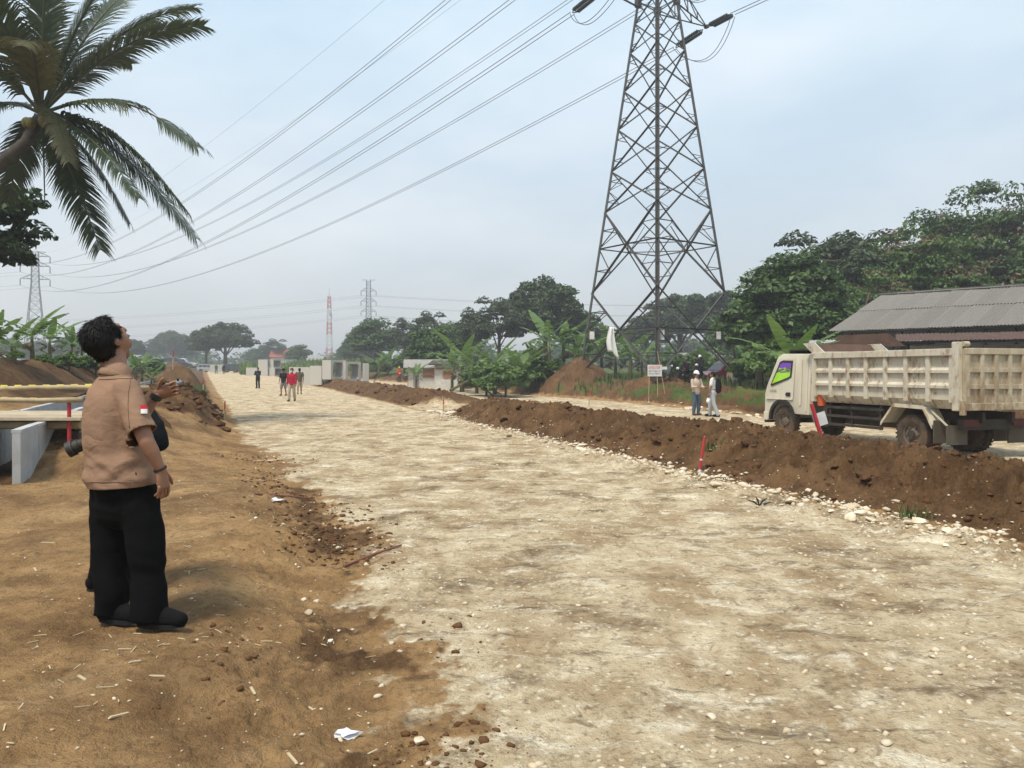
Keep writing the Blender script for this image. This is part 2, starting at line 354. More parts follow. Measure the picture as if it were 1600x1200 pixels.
# adaptive grid: fine near the camera, coarse far off
rows = [1.3]
while rows[-1] < 42: rows.append(rows[-1]+.0046*rows[-1]+.005)
while rows[-1] < 900: rows.append(rows[-1]*1.014)
rows = np.array([-6, -4, -2.5, -1.2, -.3, .4, .9]+rows)
cols = np.concatenate([np.linspace(-3.2, -.80, 26)[:-1], np.arange(-.80, .80, .0021), np.linspace(.80, 3.2, 26)])
def grid_xy():
    Y = np.repeat(rows[:, None], len(cols), 1); sc = np.maximum(np.abs(Y), 2.2)+0*Y
    return cols[None, :]*np.where(Y < 2.2, 2.2, Y), Y
GX, GY = grid_xy()
GZ, G_l, G_d, G_g, G_c = terrain(GX, GY)
def ground_material():
    n = NT('earth_and_crushed_limestone'); m = n.attr('mask'); sp = n.n('ShaderNodeSeparateColor'); n.l(m.outputs['Color'], sp.inputs[0])
    L, D, G = sp.outputs[0], sp.outputs[1], sp.outputs[2]
    p = n.pos(); flat = n.mapv(p, (1, 1, .3)); al = n.mapv(p, (1, .62, .3), rot=(0, 0, rad(20)))   # streaks along the road
    big = n.noise(flat, .55, 5, .6); mid = n.noise(flat, 3.0, 8, .70); fine = n.noise(p, 22, 6, .68); grit = n.noise(p, 85, 3, .6)
    st = n.noise(al, 1.6, 6, .65, .6); st2 = n.noise(n.mapv(p, (.7, 1.1, .3), rot=(0, 0, rad(14))), 3.4, 9, .74, .5)
    # packed ochre earth
    e = n.mix(n.ramp(mid, (.3, 0.), (.7, 1.)), (.235, .138, .058), (.43, .27, .125))
    e = n.mix(n.ramp(n.noise(flat, .8, 8, .68, .3), (.45, 0.), (.62, .8)), e, (.135, .075, .034))
    e = n.mix(n.ramp(st, (.52, 0.), (.74, .6)), e, (.47, .32, .165))
    e = n.mix(n.ramp(n.noise(flat, 9, 7, .7, .5), (.54, 0.), (.68, .6)), e, (.12, .07, .034))
    e = n.mix(n.ramp(fine, (.52, 0.), (.70, .6)), e, (.085, .05, .025))
    e = n.mix(n.ramp(grit, (.66, 0.), (.74, .55)), e, (.58, .47, .30))
    # dug-up dark soil
    d = n.mix(n.ramp(mid, (.3, 0.), (.7, 1.)), (.060, .032, .0145), (.138, .077, .036))
    d = n.mix(n.ramp(fine, (.45, 0.), (.75, .6)), d, (.178, .104, .050))
    d = n.mix(n.ramp(n.noise(p, 1.1, 7, .7), (.48, 0.), (.66, .75)), d, (.205, .118, .055))
    d = n.mix(n.ramp(n.noise(p, 2.3, 7, .7), (.52, 0.), (.66, .7)), d, (.045, .023, .011))
    d = n.mix(n.ramp(n.vor(p, 7), (.05, .8), (.10, 0.)), d, n.mix(n.noise(p, 1.3, 2), (.12, .06, .03), (.52, .45, .36)))
    # crushed limestone
    l = n.mix(n.ramp(mid, (.28, 0.), (.72, 1.)), (.46, .350, .205), (.78, .680, .485))
    l = n.mix(n.ramp(st, (.40, .85), (.60, 0.)), l, (.37, .262, .145))
    l = n.mix(n.ramp(st2, (.53, 0.), (.66, .85)), l, (.88, .805, .63))
    l = n.mix(n.ramp(n.noise(flat, 1.25, 8, .74, .4), (.52, 0.), (.64, .9)), l, (.18, .12, .064))
    l = n.mix(n.ramp(n.noise(n.mapv(p, (.6, 1.6, .3), rot=(0, 0, rad(12))), 2.6, 8, .75, .8), (.55, 0.), (.66, .85)), l, (.12, .083, .048))
    l = n.mix(n.ramp(n.noise(flat, 8, 9, .76, .6), (.53, 0.), (.66, .75)), l, (.21, .145, .08))
    l = n.mix(n.ramp(fine, (.55, 0.), (.70, .8)), l, (.15, .10, .058))
    l = n.mix(n.ramp(n.vor(n.mapv(p, (1, 1, .6)), 15), (.10, .75), (.22, 0.)), l, (.80, .72, .55))
    l = n.mix(n.ramp(grit, (.60, 0.), (.74, .55)), l, (.24, .175, .11))
    # grass cover (the blades themselves are built on top)
    g = n.mix(mid, (.030, .058, .014), (.085, .120, .028)); g = n.mix(n.ramp(big, (.45, 0.), (.7, .5)), g, (.16, .14, .05))
    # ragged transitions
    rag = n.math('MULTIPLY', n.math('SUBTRACT', n.noise(p, 6, 6, .7), .5), .9)
    def edge(mask): return n.ramp(n.math('ADD', mask, rag), (.38, 0.), (.62, 1.))
    c = n.mix(edge(D), e, d); c = n.mix(edge(G), c, g); c = n.mix(edge(L), c, l)
    h = n.math('ADD', n.math('MULTIPLY', fine, 1.0), n.math('MULTIPLY', grit, .45)); h = n.math('ADD', h, n.math('MULTIPLY', mid, .8))
    n.bump(h, .9, .05)
    return n.fin(c, .95, 0, .12)
MAT_GROUND = ground_material()
R_, K_ = GX.shape
idx = np.arange(R_*K_).reshape(R_, K_)
quads = np.stack([idx[:-1, :-1], idx[:-1, 1:], idx[1:, 1:], idx[1:, :-1]], -1).reshape(-1, 4)
qc = np.max(np.stack([G_c[:-1, :-1], G_c[1:, 1:]], -1), -1).reshape(-1)
def sheet(name, sel):
    q = quads[sel]; used, inv = np.unique(q, return_inverse=True); inv = inv.reshape(q.shape)
    m = bpy.data.meshes.new(name); m.vertices.add(len(used)); m.loops.add(inv.size); m.polygons.add(len(q))
    co = np.stack([GX.ravel()[used], GY.ravel()[used], GZ.ravel()[used]], -1).astype(np.float32)
    m.vertices.foreach_set('co', co.ravel()); m.loops.foreach_set('vertex_index', inv.ravel().astype(np.int32))
    m.polygons.foreach_set('loop_start', np.arange(0, inv.size, 4, dtype=np.int32))
    m.polygons.foreach_set('use_smooth', np.ones(len(q), bool)); m.update(calc_edges=True)
    a = m.color_attributes.new('mask', 'FLOAT_COLOR', 'POINT')
    col = np.stack([G_l.ravel()[used], G_d.ravel()[used], G_g.ravel()[used], np.ones(len(used))], -1).astype(np.float32)
    a.data.foreach_set('color', col.ravel()); m.materials.append(MAT_GROUND)
    return link(name, m)
ground = tag(sheet('ground', qc == 0), kind='structure')
road = tag(sheet('limestone_road', qc == 1), kind='structure')
side_road = tag(sheet('haul_road', qc == 2), kind='structure')
berm = tag(sheet('soil_berm', qc == 3), kind='structure')
berm2 = tag(sheet('clod_berm', qc == 4), kind='structure')
under = MB().box((0, 1200, -1.2), (6000, 5000, .4)); u_ = under.build('subsoil', MAT_GROUND); tag(u_, kind='structure')
a = u_.data.color_attributes.new('mask', 'FLOAT_COLOR', 'POINT'); a.data.foreach_set('color', [0, .2, 1, 1]*len(u_.data.vertices))
# --- loose stones on the limestone, clods on the berms
def rock_mesh(name, seed, mat, rough=.35, sub=2):
    bm = bmesh.new(); bmesh.ops.create_icosphere(bm, subdivisions=sub, radius=1)
    r = np.random.default_rng(seed); ax = r.normal(size=(9, 3)); ax /= np.linalg.norm(ax, axis=1)[:, None]; cut = r.uniform(.38, .8, 9)
    for v in bm.verts:
        p = np.array(v.co); s = 1.
        for a_, c_ in zip(ax, cut):
            d_ = p@a_
            if d_ > c_: p = p-a_*(d_-c_)*.92
        v.co = Vector(p*(1+rough*.12*math.sin(7*p[0]+seed)*math.cos(6*p[1]+2*seed)))
    m = bpy.data.meshes.new(name); bm.to_mesh(m); bm.free(); m.materials.append(mat); return m
def stone_mat(name, a, b, c):
    n = NT(name); p = n.obj(); f = n.noise(n.mapv(n.pos(), (1, 1, 1)), 9, 5, .6)
    col = n.mix(n.ramp(f, (.3, 0.), (.7, 1.)), a, b); col = n.mix(n.ramp(n.noise(n.pos(), 30, 4, .7), (.55, 0.), (.75, .6)), col, c)
    col = n.mix(n.math('MULTIPLY', n.rnd(), .45), col, c); n.bump(f, .6, .02); return n.fin(col, .9, 0, .15)
M_STONE = stone_mat('limestone_lump', (.50, .41, .27), (.82, .76, .62), (.30, .21, .12))
M_CLOD = stone_mat('soil_clod', (.062, .029, .013), (.15, .074, .034), (.05, .025, .012))
stones = [rock_mesh('stone', i, M_STONE) for i in range(6)]; clods = [rock_mesh('soil_clod', 20+i, M_CLOD, .6) for i in range(6)]
def scatter(name, meshes, parent, pts, smin, smax, flat=.6, sink=.25):
    for (x, y) in pts:
        s = smin*(smax/smin)**(rng.random()**1.8); o = link(name, meshes[rng.integers(len(meshes))], parent)
        o.location = (x, y, gz(x, y)+s*flat*(1-sink*2)*.5); o.scale = (s*rng.uniform(.8, 1.3), s*rng.uniform(.7, 1.1), s*flat*rng.uniform(.7, 1.2)); o.rotation_euler = (rng.uniform(-.3, .3), rng.uniform(-.3, .3), rng.uniform(0, 6.28))
def gravel(name, meshlist, pts, smin, smax, mat, kind='stuff', parent=None):
    """many small lumps joined into one mesh"""
    bm = bmesh.new(); bmesh.ops.create_icosphere(bm, subdivisions=1, radius=1); bv = np.array([v.co[:] for v in bm.verts]); bf = np.array([[v.index for v in f.verts] for f in bm.faces]); bm.free()
    pts = np.array(pts); N = len(pts); zz = terrain(pts[:, 0], pts[:, 1])[0]
    s = smin*(smax/smin)**(rng.random(N)**2.2); V = bv[None]*(1+.35*rng.normal(size=(N, len(bv), 1)).clip(-1, 1))
    V = V*np.stack([s*rng.uniform(.7, 1.4, N), s*rng.uniform(.7, 1.2, N), s*rng.uniform(.4, .8, N)], -1)[:, None]
    a_ = rng.uniform(0, 6.28, N); ca, sa = np.cos(a_)[:, None], np.sin(a_)[:, None]
    V = np.stack([V[..., 0]*ca-V[..., 1]*sa, V[..., 0]*sa+V[..., 1]*ca, V[..., 2]], -1)+np.stack([pts[:, 0], pts[:, 1], zz+s*.15], -1)[:, None]
    F = (bf[None]+(np.arange(N)*len(bv))[:, None, None]).reshape(-1, 3)
    m = bpy.data.meshes.new(name); V = V.reshape(-1, 3); m.vertices.add(len(V)); m.loops.add(F.size); m.polygons.add(len(F))
    m.vertices.foreach_set('co', V.astype(np.float32).ravel()); m.loops.foreach_set('vertex_index', F.ravel().astype(np.int32)); m.polygons.foreach_set('loop_start', np.arange(0, F.size, 3, dtype=np.int32)); m.update(calc_edges=True)
    m.materials.append(mat); return tag(link(name, m, parent), kind=kind)
P_ = []
for _ in range(170):
    y = 5.5+24*rng.random()**1.5; P_.append((float(xr(y))+rng.normal(-.22, .22), y))
scatter('stone', stones, road, P_, .025, .12, .42)
scatter('stone', stones, road, [(float(xr(y))+rng.normal(0, .25), y) for y in (25.6, 26.2, 26.8, 27.2, 27.5)], .14, .3, .6)
P_ = [(xl(y)+rng.normal(-.05, .35), y) for y in 2.6+11*rng.random(40)]
scatter('stone', stones, ground, P_, .012, .035, .6)
P_ = []
for _ in range(60):
    y = rng.uniform(18, 40); P_.append((float(xr2(y))+rng.normal(.1, .25), y))
scatter('stone', stones, side_road, P_, .06, .2, .5)
P_ = []
while len(P_) < 270:
    y = 6+20*rng.random()**1.3; u = rng.uniform(.1, 3.4); P_.append((float(xr(y))+u/.94, y))
scatter('soil_clod', clods, berm, P_, .03, .15, .7)
P_ = []
while len(P_) < 110:
    y = rng.uniform(33, 60); P_.append((float(xr(y))+rng.uniform(.2, 3.2), y))
scatter('soil_clod', clods, berm2, P_, .07, .24, .75)
P_ = [(-9.3-.38*(y-21.5)+rng.uniform(-.9, 1.3), y) for y in rng.uniform(17.2, 26.5, 130)]
scatter('soil_clod', clods, ground, P_, .06, .17, .75)
Ps = []; Pc = []; Pl = []
for _ in range(5200):
    y = 2.4+14*rng.random()**1.6; x = rng.uniform(float(xl(y))-.1, float(xr(y))); 
    if vnoise(np.array([x*.8]), np.array([y*.8]), 3)[0]+.25*rng.normal() > .05: Ps.append((x, y))
for _ in range(2600):
    y = 5.5+22*rng.random()**1.4; Ps.append((float(xr(y))+rng.normal(-.35, .4), y))
for _ in range(380):
    y = 6+20*rng.random(); Ps.append((float(xr(y))+abs(rng.normal(0, 1.2)), y))
for _ in range(3000):
    y = 5.8+22*rng.random()**1.3; Pc.append((float(xr(y))+rng.uniform(.1, 4)/.94, y))
Pe = []
for _ in range(4200):
    y = 2.4+11*rng.random()**1.4; x = float(xl(y))+rng.normal(-.12, .3)
    if vnoise(np.array([x*1.1]), np.array([y*1.1]), 31)[0] > -.05: Pe.append((x, y))
for _ in range(1000):
    y = 2.4+11*rng.random()**1.4; Pl.append((float(xl(y))-abs(rng.normal(0, 1.8)), y))
gravel('limestone_gravel', stones, Ps, .005, .026, M_STONE); gravel('soil_crumbs', clods, Pc, .008, .05, M_CLOD); gravel('edge_crumbs', clods, Pe, .004, .030, M_CLOD); Pq = []
for _ in range(2400):
    y = 5.2+23*rng.random()**1.4; Pq.append((float(xr(y))+rng.normal(-.12, .16), y))
gravel('edge_rubble', stones, Pq, .010, .055, M_STONE); gravel('pale_grit', stones, Pl, .003, .012, M_STONE)
# ------------------------------------------------------------------ transmission towers and lines
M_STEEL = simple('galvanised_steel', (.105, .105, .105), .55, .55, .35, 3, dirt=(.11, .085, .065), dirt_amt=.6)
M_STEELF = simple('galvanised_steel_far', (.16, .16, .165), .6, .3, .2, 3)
M_INS = simple('dark_glazed_insulator', (.018, .018, .02), .3, 0, .2, 8, spec=.5)
M_WIRE = simple('aluminium_conductor', (.16, .16, .17), .6, .4, .15, 1)
M_CONC = simple('raw_concrete', (.36, .35, .33), .9, 0, .22, 5, bump=.3, dirt=(.19, .17, .14), dirt_amt=.6)
TX, TY = 9.9, 52.3; TZ = 1.05; ARM = rad(34.3)
tower = thing('transmission_tower', 'tall steel lattice transmission tower standing behind the haul road', 'transmission tower', (TX, TY, TZ), ARM)
HH = [0, 25.5, 38.5]; SS = [3.80, .92, .55]
def half(h): return float(np.interp(h, HH, SS))
def node(h, i): s = half(h); return Vector((s*(1, -1, -1, 1)[i], s*(1, 1, -1, -1)[i], h))
LV = [0, 5.8, 11.35, 14.15, 17.0, 19.6, 22.2, 24.2, 25.7, 27.6, 29.9, 32, 34.2, 36.3, 38.5]
for i in range(4):
    MB().angle_bar(node(-.6, i), node(25.5, i), .20, .03, roll=math.pi/2*i).build('leg', M_STEEL, tower)
    MB().angle_bar(node(25.5, i), node(38.5, i), .15, .025, roll=math.pi/2*i).build('leg', M_STEEL, tower)
    f = MB().box(node(0, i)+Vector((0, 0, -.45)), (.75, .75, 1.2)); f.box(node(0, i)+Vector((0, 0, .2)), (.5, .5, .25)); f.build('footing', M_CONC, tower, bevel=.03)
def lerp(a, b, t): return a+(b-a)*t
for k in range(len(LV)-1):
    h0, h1 = LV[k], LV[k+1]; w = .115 if k < 2 else (.095 if k < 6 else .075)
    for i in range(4):
        j = (i+1) % 4; A0, A1, B0, B1 = node(h0, i), node(h1, i), node(h0, j), node(h1, j)
        out = ((A0+B0)/2).normalized(); up = Vector((out.x, out.y, 0))
        MB().angle_bar(A0, B1, w, .014, up=up).build('brace', M_STEEL, tower)
        MB().angle_bar(B0+up*.03, A1+up*.03, w, .014, up=up).build('brace', M_STEEL, tower)
        t = half(h0)/(half(h0)+half(h1)); X = lerp(A0, B1, t); sw = .055 if k < 2 else .042
        def strut(a, b, w_=sw): MB().angle_bar(a, b, w_, .01, up=up).build('strut', M_STEEL, tower)
        if k < 8:
            for (a, b, c_) in ((A0, A1, X), (B0, B1, X)):
                q = lerp(a, X, .5); p = lerp(b, X, .5); La = lerp(a, b, t*.5); Lb = lerp(a, b, t+(1-t)*.5)
                strut(La, q); strut(Lb, p)
                if k < 3: strut(lerp(a, b, t), q); strut(lerp(a, b, t), p)
            if k < 2:
                hL = lerp(A0, A1, t); hR = lerp(B0, B1, t)
                MB().angle_bar(hL, hR, .085, .012, up=up).build('horizontal', M_STEEL, tower)
        if k in (8, 10, 12): MB().angle_bar(A0, B0, .08, .012, up=up).build('horizontal', M_STEEL, tower)
    if k < 2:
        t = half(h0)/(half(h0)+half(h1)); Q = [lerp(node(h0, i), node(h1, i), t) for i in range(4)]; Md = [(Q[i]+Q[(i+1) % 4])/2 for i in range(4)]
        for i in range(4): MB().angle_bar(Md[i], Md[(i+1) % 4], .06, .01).build('plan_brace', M_STEEL, tower)
        if k == 1:
            for i in range(4): MB().angle_bar(Md[i]+Vector((0, 0, .0)), Md[i]*.45+Vector((0, 0, Md[i].z*.55+1.6)), .05, .01).build('plan_brace', M_STEEL, tower)
# gusset plates where the crossarms join
for i in range(4):
    MB().box(node(25.6, i), (.34, .34, .5)).build('gusset_plate', M_STEEL, tower)
# climbing ladder up the body middle
lad = MB()
for s_ in (-.2, .2): lad.bar((s_, 0, 3.5), (s_, 0, 11), .035)
for q in range(26): lad.bar((-.2, 0, 3.6+q*.29), (.2, 0, 3.6+q*.29), .022)
AH = (25.15, 29.4, 33.7); AL = (4.9, 4.6, 4.3); tips = {}
for h, L in zip(AH, AL):
    for s_ in (-1, 1):
        tip = Vector((s_*L, 0, h)); b0 = half(h); b1 = half(h+2.0)
        for sy in (-1, 1):
            r0 = Vector((s_*b0, sy*b0, h+.25)); r1 = Vector((s_*b1, sy*b1, h+2.0))
            MB().angle_bar(r0, tip, .09, .014).build('cross_arm_chord', M_STEEL, tower); MB().angle_bar(r1, tip, .08, .014).build('cross_arm_chord', M_STEEL, tower)
            for q in (.35, .68):
                MB().angle_bar(lerp(r0, tip, q), lerp(r1, tip, q), .05, .01).build('cross_arm_strut', M_STEEL, tower)
                MB().angle_bar(lerp(r0, tip, q), lerp(r1, tip, q-.3), .05, .01).build('cross_arm_strut', M_STEEL, tower)
        for q0, q1 in ((.1, .4), (.4, .7)):
            a = lerp(Vector((s_*b0, -b0, h+.25)), tip, q0); b = lerp(Vector((s_*b0, b0, h+.25)), tip, q1); MB().angle_bar(a, b, .05, .01).build('cross_arm_strut', M_STEEL, tower)
        MB().box(tip, (.22, .3, .2)).build('tip_plate', M_STEEL, tower); tips[(s_, h)] = tip
MW = Matrix.Translation((TX, TY, TZ)) @ Matrix.Rotation(ARM, 4, 'Z'); MI = MW.inverted()
FT = Vector((-149, 240, .4)); D_IN = (Vector((FT.x, FT.y, 0))-Vector((TX, TY, 0))).normalized(); D_OUT = Vector((.42, -.907, 0)).normalized()
def ins_string(a, b, name='insulator'):
    """two strings of sheds side by side, local coordinates"""
    a, b = Vector(a), Vector(b); t = (b-a).normalized(); side = t.cross(Vector((0, 0, 1))).normalized()
    m = MB(); L = (b-a).length
    for s_ in (-.2, .2):
        p0 = a+t*.3+side*s_; n = 13; pts = [a]; rs = [.02]
        for q in range(n):
            c_ = p0+t*((L-.6)*q/n); e_ = (L-.6)/n
            pts += [c_, c_+t*e_*.35, c_+t*e_*.55, c_+t*e_*.98]; rs += [.06, .145, .145, .06]
        pts.append(b); rs.append(.02); m.tube(pts, rs, 10)
    m.bar(a+t*.28-side*.3, a+t*.28+side*.3, .06); m.bar(b-t*.28-side*.3, b-t*.28+side*.3, .06)
    return m.build(name, M_INS, tower, smooth='auto')
ends_in = {}; ends_out = {}
for (s_, h), tip in tips.items():
    for D, E, drop in ((D_IN, ends_in, .62), (D_OUT, ends_out, .25)):
        d = (MI.to_3x3() @ D); a = tip+d*.3-Vector((0, 0, .1)); b = tip+d*2.75-Vector((0, 0, drop))
        ins_string(a, b); E[(s_, h)] = MW @ b
    d1 = MI.to_3x3() @ D_IN; d2 = MI.to_3x3() @ D_OUT
    p0 = tip+d1*2.8-Vector((0, 0, .7)); p1 = tip+d2*2.8-Vector((0, 0, .4))
    for o_ in (-.18, .18):
        pts = []
        for q in np.linspace(0, 1, 15):
            p = lerp(p0, p1, q); p = p+Vector((s_*.5*math.sin(math.pi*q), 0, -1.75*math.sin(math.pi*q)**.8)); p += Vector((o_, 0, 0)); pts.append(p)
        MB().tube(pts, .022, 6).build('jumper', M_INS, tower, smooth=True)
# small plates and hanging cloth
M_WHITE = simple('white_plate', (.62, .63, .62), .6, 0, .12, 4, dirt=(.3, .26, .2), dirt_amt=.4)
def plank_at(i, j, h, q, name):
    a = lerp(node(h, i), node(h, j), q); o = MB().box(a, (.05, .42, .55) if False else (.42, .05, .55), rz=0).build(name, M_WHITE, tower); return o
inv = MI.to_3x3() @ Vector((0, -1, 0)); ang = math.atan2(inv.y, inv.x)+math.pi/2
for q, w, hh in ((Vector((wx(1033, 47.8), 47.8, wz(523, 47.8))), .4, .62), (Vector((wx(1123, 50.2), 50.2, wz(524, 50.2))), .3, .5), (Vector((wx(925, 49.5), 49.5, wz(524, 49.5))), .3, .5)):
    MB().box(MI @ q, (w, .03, hh), rz=ang).build('number_plate', M_WHITE, tower)
def catenary(a, b, sag, n=48):
    a, b = Vector(a), Vector(b); return [lerp(a, b, t)+Vector((0, 0, -4*sag*t*(1-t))) for t in np.linspace(0, 1, n)]
def wire(a, b, sag, label, group, r=.026, n=48):
    o = MB().tube(catenary(a, b, sag, n), r, 5).build('power_line', M_WIRE, None, smooth=True); return tag(o, label, 'power line', group)
# far tower of the same line
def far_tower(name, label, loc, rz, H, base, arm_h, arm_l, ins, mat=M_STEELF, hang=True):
    t = thing(name, label, 'transmission tower', loc, rz); wb_ = 1.05
    def nd(h, i):
        s = float(np.interp(h, [0, arm_h[0]-1.5, H], [base, wb_, wb_*.8])); return Vector((s*(1, -1, -1, 1)[i], s*(1, 1, -1, -1)[i], h))
    for i in range(4): MB().tube([nd(-1, i), nd(arm_h[0]-1.5, i), nd(H, i)], .13, 4).build('leg', mat, t)
    lv = [0]; 
    while lv[-1] < H-1: lv.append(min(H, lv[-1]+max(1.6, 1.55*nd(lv[-1], 0).x)))
    br = MB()
    for a_, b_ in zip(lv[:-1], lv[1:]):
        for i in range(4):
            j = (i+1) % 4; br.bar(nd(a_, i), nd(b_, j), .1); br.bar(nd(a_, j), nd(b_, i), .1); br.bar(nd(b_, i), nd(b_, j), .09)
    br.build('bracing', mat, t)
    pts = {}
    for k, (h, L) in enumerate(zip(arm_h, arm_l)):
        for s_ in (-1, 1):
            m = MB(); tip = Vector((s_*L, 0, h))
            for sy in (-.9, .9): m.bar((s_*.9, sy, h), tip, .13); m.bar((s_*.9, sy, h+1.4), tip, .12)
            for q in (.33, .66): m.bar(lerp(Vector((s_*.9, 0, h)), tip, q), lerp(Vector((s_*.9, 0, h+1.4)), tip, q), .09)
            m.build('cross_arm', mat, t); e_ = tip-Vector((0, 0, ins))
            if hang: MB().tube([tip, lerp(tip, e_, .08), lerp(tip, e_, .1), lerp(tip, e_, .95), e_], [.05, .05, .15, .15, .06], 6).build('insulator', M_INS, t)
            pts[(s_, k)] = Matrix.Translation(loc) @ Matrix.Rotation(rz, 4, 'Z') @ e_
    m = MB()
    for s_ in (-1, 1): m.bar((s_*.8, 0, H-.9), (s_*2.9, 0, H), .12); m.bar((s_*.8, 0, H), (s_*2.9, 0, H), .1)
    m.build('peak', mat, t); return t, pts
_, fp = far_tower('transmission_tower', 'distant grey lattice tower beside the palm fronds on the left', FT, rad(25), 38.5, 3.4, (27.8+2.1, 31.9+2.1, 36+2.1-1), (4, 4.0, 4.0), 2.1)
left_names = {25.15: 'lowest', 29.4: 'middle', 33.7: 'upper'}
for (s_, h), p in ends_in.items():
    k = AH.index(h); q = fp[(s_, k)]
    for o_ in (-.2, .2):
        sd = Vector((.76, .65, 0))*o_
        wire(p+sd, q+sd*.6, 8.2, f'{left_names[h]} conductor off the near tower\'s {"right" if s_ > 0 else "left"} arms, {"left" if o_ < 0 else "right"} wire of the pair', f'{left_names[h]} {"right" if s_ > 0 else "left"} conductor pair')
for s_ in (-1, 1):
    wire(MW @ Vector((s_*3.0, 0, 38.7)), FT+Vector((s_*2.6, s_*1.2, 38.3)), 5.5, f'thin earth wire above the conductors, {"right" if s_ > 0 else "left"} of the two', None, .012)
for (s_, h), p in ends_out.items():
    for o_ in (-.2, .2):
        sd = Vector((.9, .42, 0))*o_
        if h < 26: wire(p+sd, p+D_OUT*120+Vector((0, 0, 4))+sd, 4.5, f'outgoing conductor leaving the {"right" if s_ > 0 else "left"} arm at the top edge, {"left" if o_ < 0 else "right"} wire of the pair', f'outgoing {"right" if s_ > 0 else "left"} pair')
# wires of the far tower going on to the left
for (s_, k), q in fp.items():
    wire(q, q+Vector((-190, 60-140, -1)), 7, f'far conductor left of the far left tower, level {("one", "two", "three")[k]} on its {"right" if s_ > 0 else "left"}', None, .03, 30)
# another line far behind
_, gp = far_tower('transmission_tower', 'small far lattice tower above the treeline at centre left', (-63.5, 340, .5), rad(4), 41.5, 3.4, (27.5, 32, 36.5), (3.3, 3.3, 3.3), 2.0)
for (s_, k), q in gp.items():
    wire(q, (260+s_*6, 300, q.z+1), 6.5, f'faint far conductor right of the small tower, level {("one", "two", "three")[k]}, {"nearer" if s_ < 0 else "farther"} one', None, .04, 40)
    wire(q, (-420, 420+s_*8, q.z-2), 8, f'faint far conductor left of the small tower, level {("one", "two", "three")[k]}, {"nearer" if s_ < 0 else "farther"} one', None, .04, 40)
# red and white telecom mast
mast = thing('telecom_mast', 'slim red and white telecom mast far behind the road', 'mast', (wx(514.5, 320), 320, .5))
M_RED = simple('red_paint', (.42, .09, .07), .6, 0, .15); M_PALE = simple('pale_paint', (.55, .55, .56), .6, 0, .15)
for k in range(6):
    m = MB(); h0 = k*5.4; w0, w1 = 1.35-.14*k, 1.35-.14*(k+1)
    for a in range(4):
        sx, sy = (1, -1, -1, 1)[a], (1, 1, -1, -1)[a]; sx2, sy2 = (1, -1, -1, 1)[(a+1) % 4], (1, 1, -1, -1)[(a+1) % 4]
        m.bar((sx*w0, sy*w0, h0), (sx*w1, sy*w1, h0+5.4), .16)
        for q in range(3):
            za, zb = h0+q*1.8, h0+q*1.8+1.8; wa = lerp(w0, w1, q/3); wb2 = lerp(w0, w1, (q+1)/3)
            m.bar((sx*wa, sy*wa, za), (sx2*wb2, sy2*wb2, zb), .1); m.bar((sx2*wa, sy2*wa, za), (sx*wb2, sy*wb2, zb), .1)
    m.build('mast_section', M_RED if k % 2 else M_PALE, mast)
m = MB()
for a in range(5): m.box((1.0*math.cos(a*1.26), 1.0*math.sin(a*1.26), 24+1.2*(a % 3)), (.35, .35, 2.2))
m.build('antenna', M_PALE, mast); MB().cyl((0, 0, 32.4), (0, 0, 36), .08, .04, 6).build('lightning_rod', M_STEELF, mast)
# white cloth on the lower brace
def cloth():
    V = []; F = []; n, k = 9, 12
    for i in range(k):
        for j in range(n):
            u, v = j/(n-1), i/(k-1); w_ = .28+.55*v-.35*max(0, v-.6)
            V.append((w_*(u-.5)+.14*v-.1*math.sin(3*v), .10*math.sin(u*9+v*2)*(.4+v), -1.6*v+.12*math.sin(u*5)*v-.35*v*u))
    F = [(i*n+j, i*n+j+1, (i+1)*n+j+1, (i+1)*n+j) for i in range(k-1) for j in range(n-1)]
    return mesh_from('hanging_cloth', V, F)
M_CLOTH = simple('white_cloth', (.66, .66, .65), .9, 0, .1, 3)
o = link('hanging_cloth', cloth(), None, M_CLOTH, True); o.location = (wx(955, 49.2), 49.0, wz(511, 49.2)); tag(o, 'torn white cloth hanging from a lower brace of the tower', 'cloth')
so = o.modifiers.new('s', 'SOLIDIFY'); so.thickness = .01
# ------------------------------------------------------------------ vegetation
def set_tint(m, vals):
    a = m.attributes.new('tint', 'FLOAT', 'FACE'); a.data.foreach_set('value', np.asarray(vals, np.float32))
def mesh_np(name, V, F, mats, tint=None, mi=None):
    m = bpy.data.meshes.new(name); k = F.shape[1]; m.vertices.add(len(V)); m.loops.add(F.size); m.polygons.add(len(F))
    m.vertices.foreach_set('co', np.asarray(V, np.float32).ravel()); m.loops.foreach_set('vertex_index', F.ravel().astype(np.int32)); m.polygons.foreach_set('loop_start', np.arange(0, F.size, k, dtype=np.int32))
    m.update(calc_edges=True)
    for t in mats: m.materials.append(t)
    if mi is not None: m.polygons.foreach_set('material_index', np.asarray(mi, np.int32))
    if tint is not None: set_tint(m, tint)
    return m
def leaves(cent, nor, size, r, aspect=1.9, droop=0.):
    """folded leaf blades: two quads each; returns V, F"""
    N = len(cent); t = r.normal(size=(N, 3)); t -= nor*np.sum(t*nor, 1)[:, None]; t /= np.linalg.norm(t, axis=1)[:, None]+1e-9; t[:, 2] -= droop; t /= np.linalg.norm(t, axis=1)[:, None]
    b = np.cross(nor, t); s = size[:, None]
    p0 = cent-t*s*aspect*.5; p1 = cent+t*s*aspect*.5-np.array([0, 0, 1])*s*.25; m1 = cent+b*s*.5+nor*s*.12; m2 = cent-b*s*.5+nor*s*.12
    V = np.stack([p0, m1, p1, m2], 1).reshape(-1, 3); i = np.arange(N)[:, None]*4
    return V, np.concatenate([i, i+1, i+2, i+3], 1)
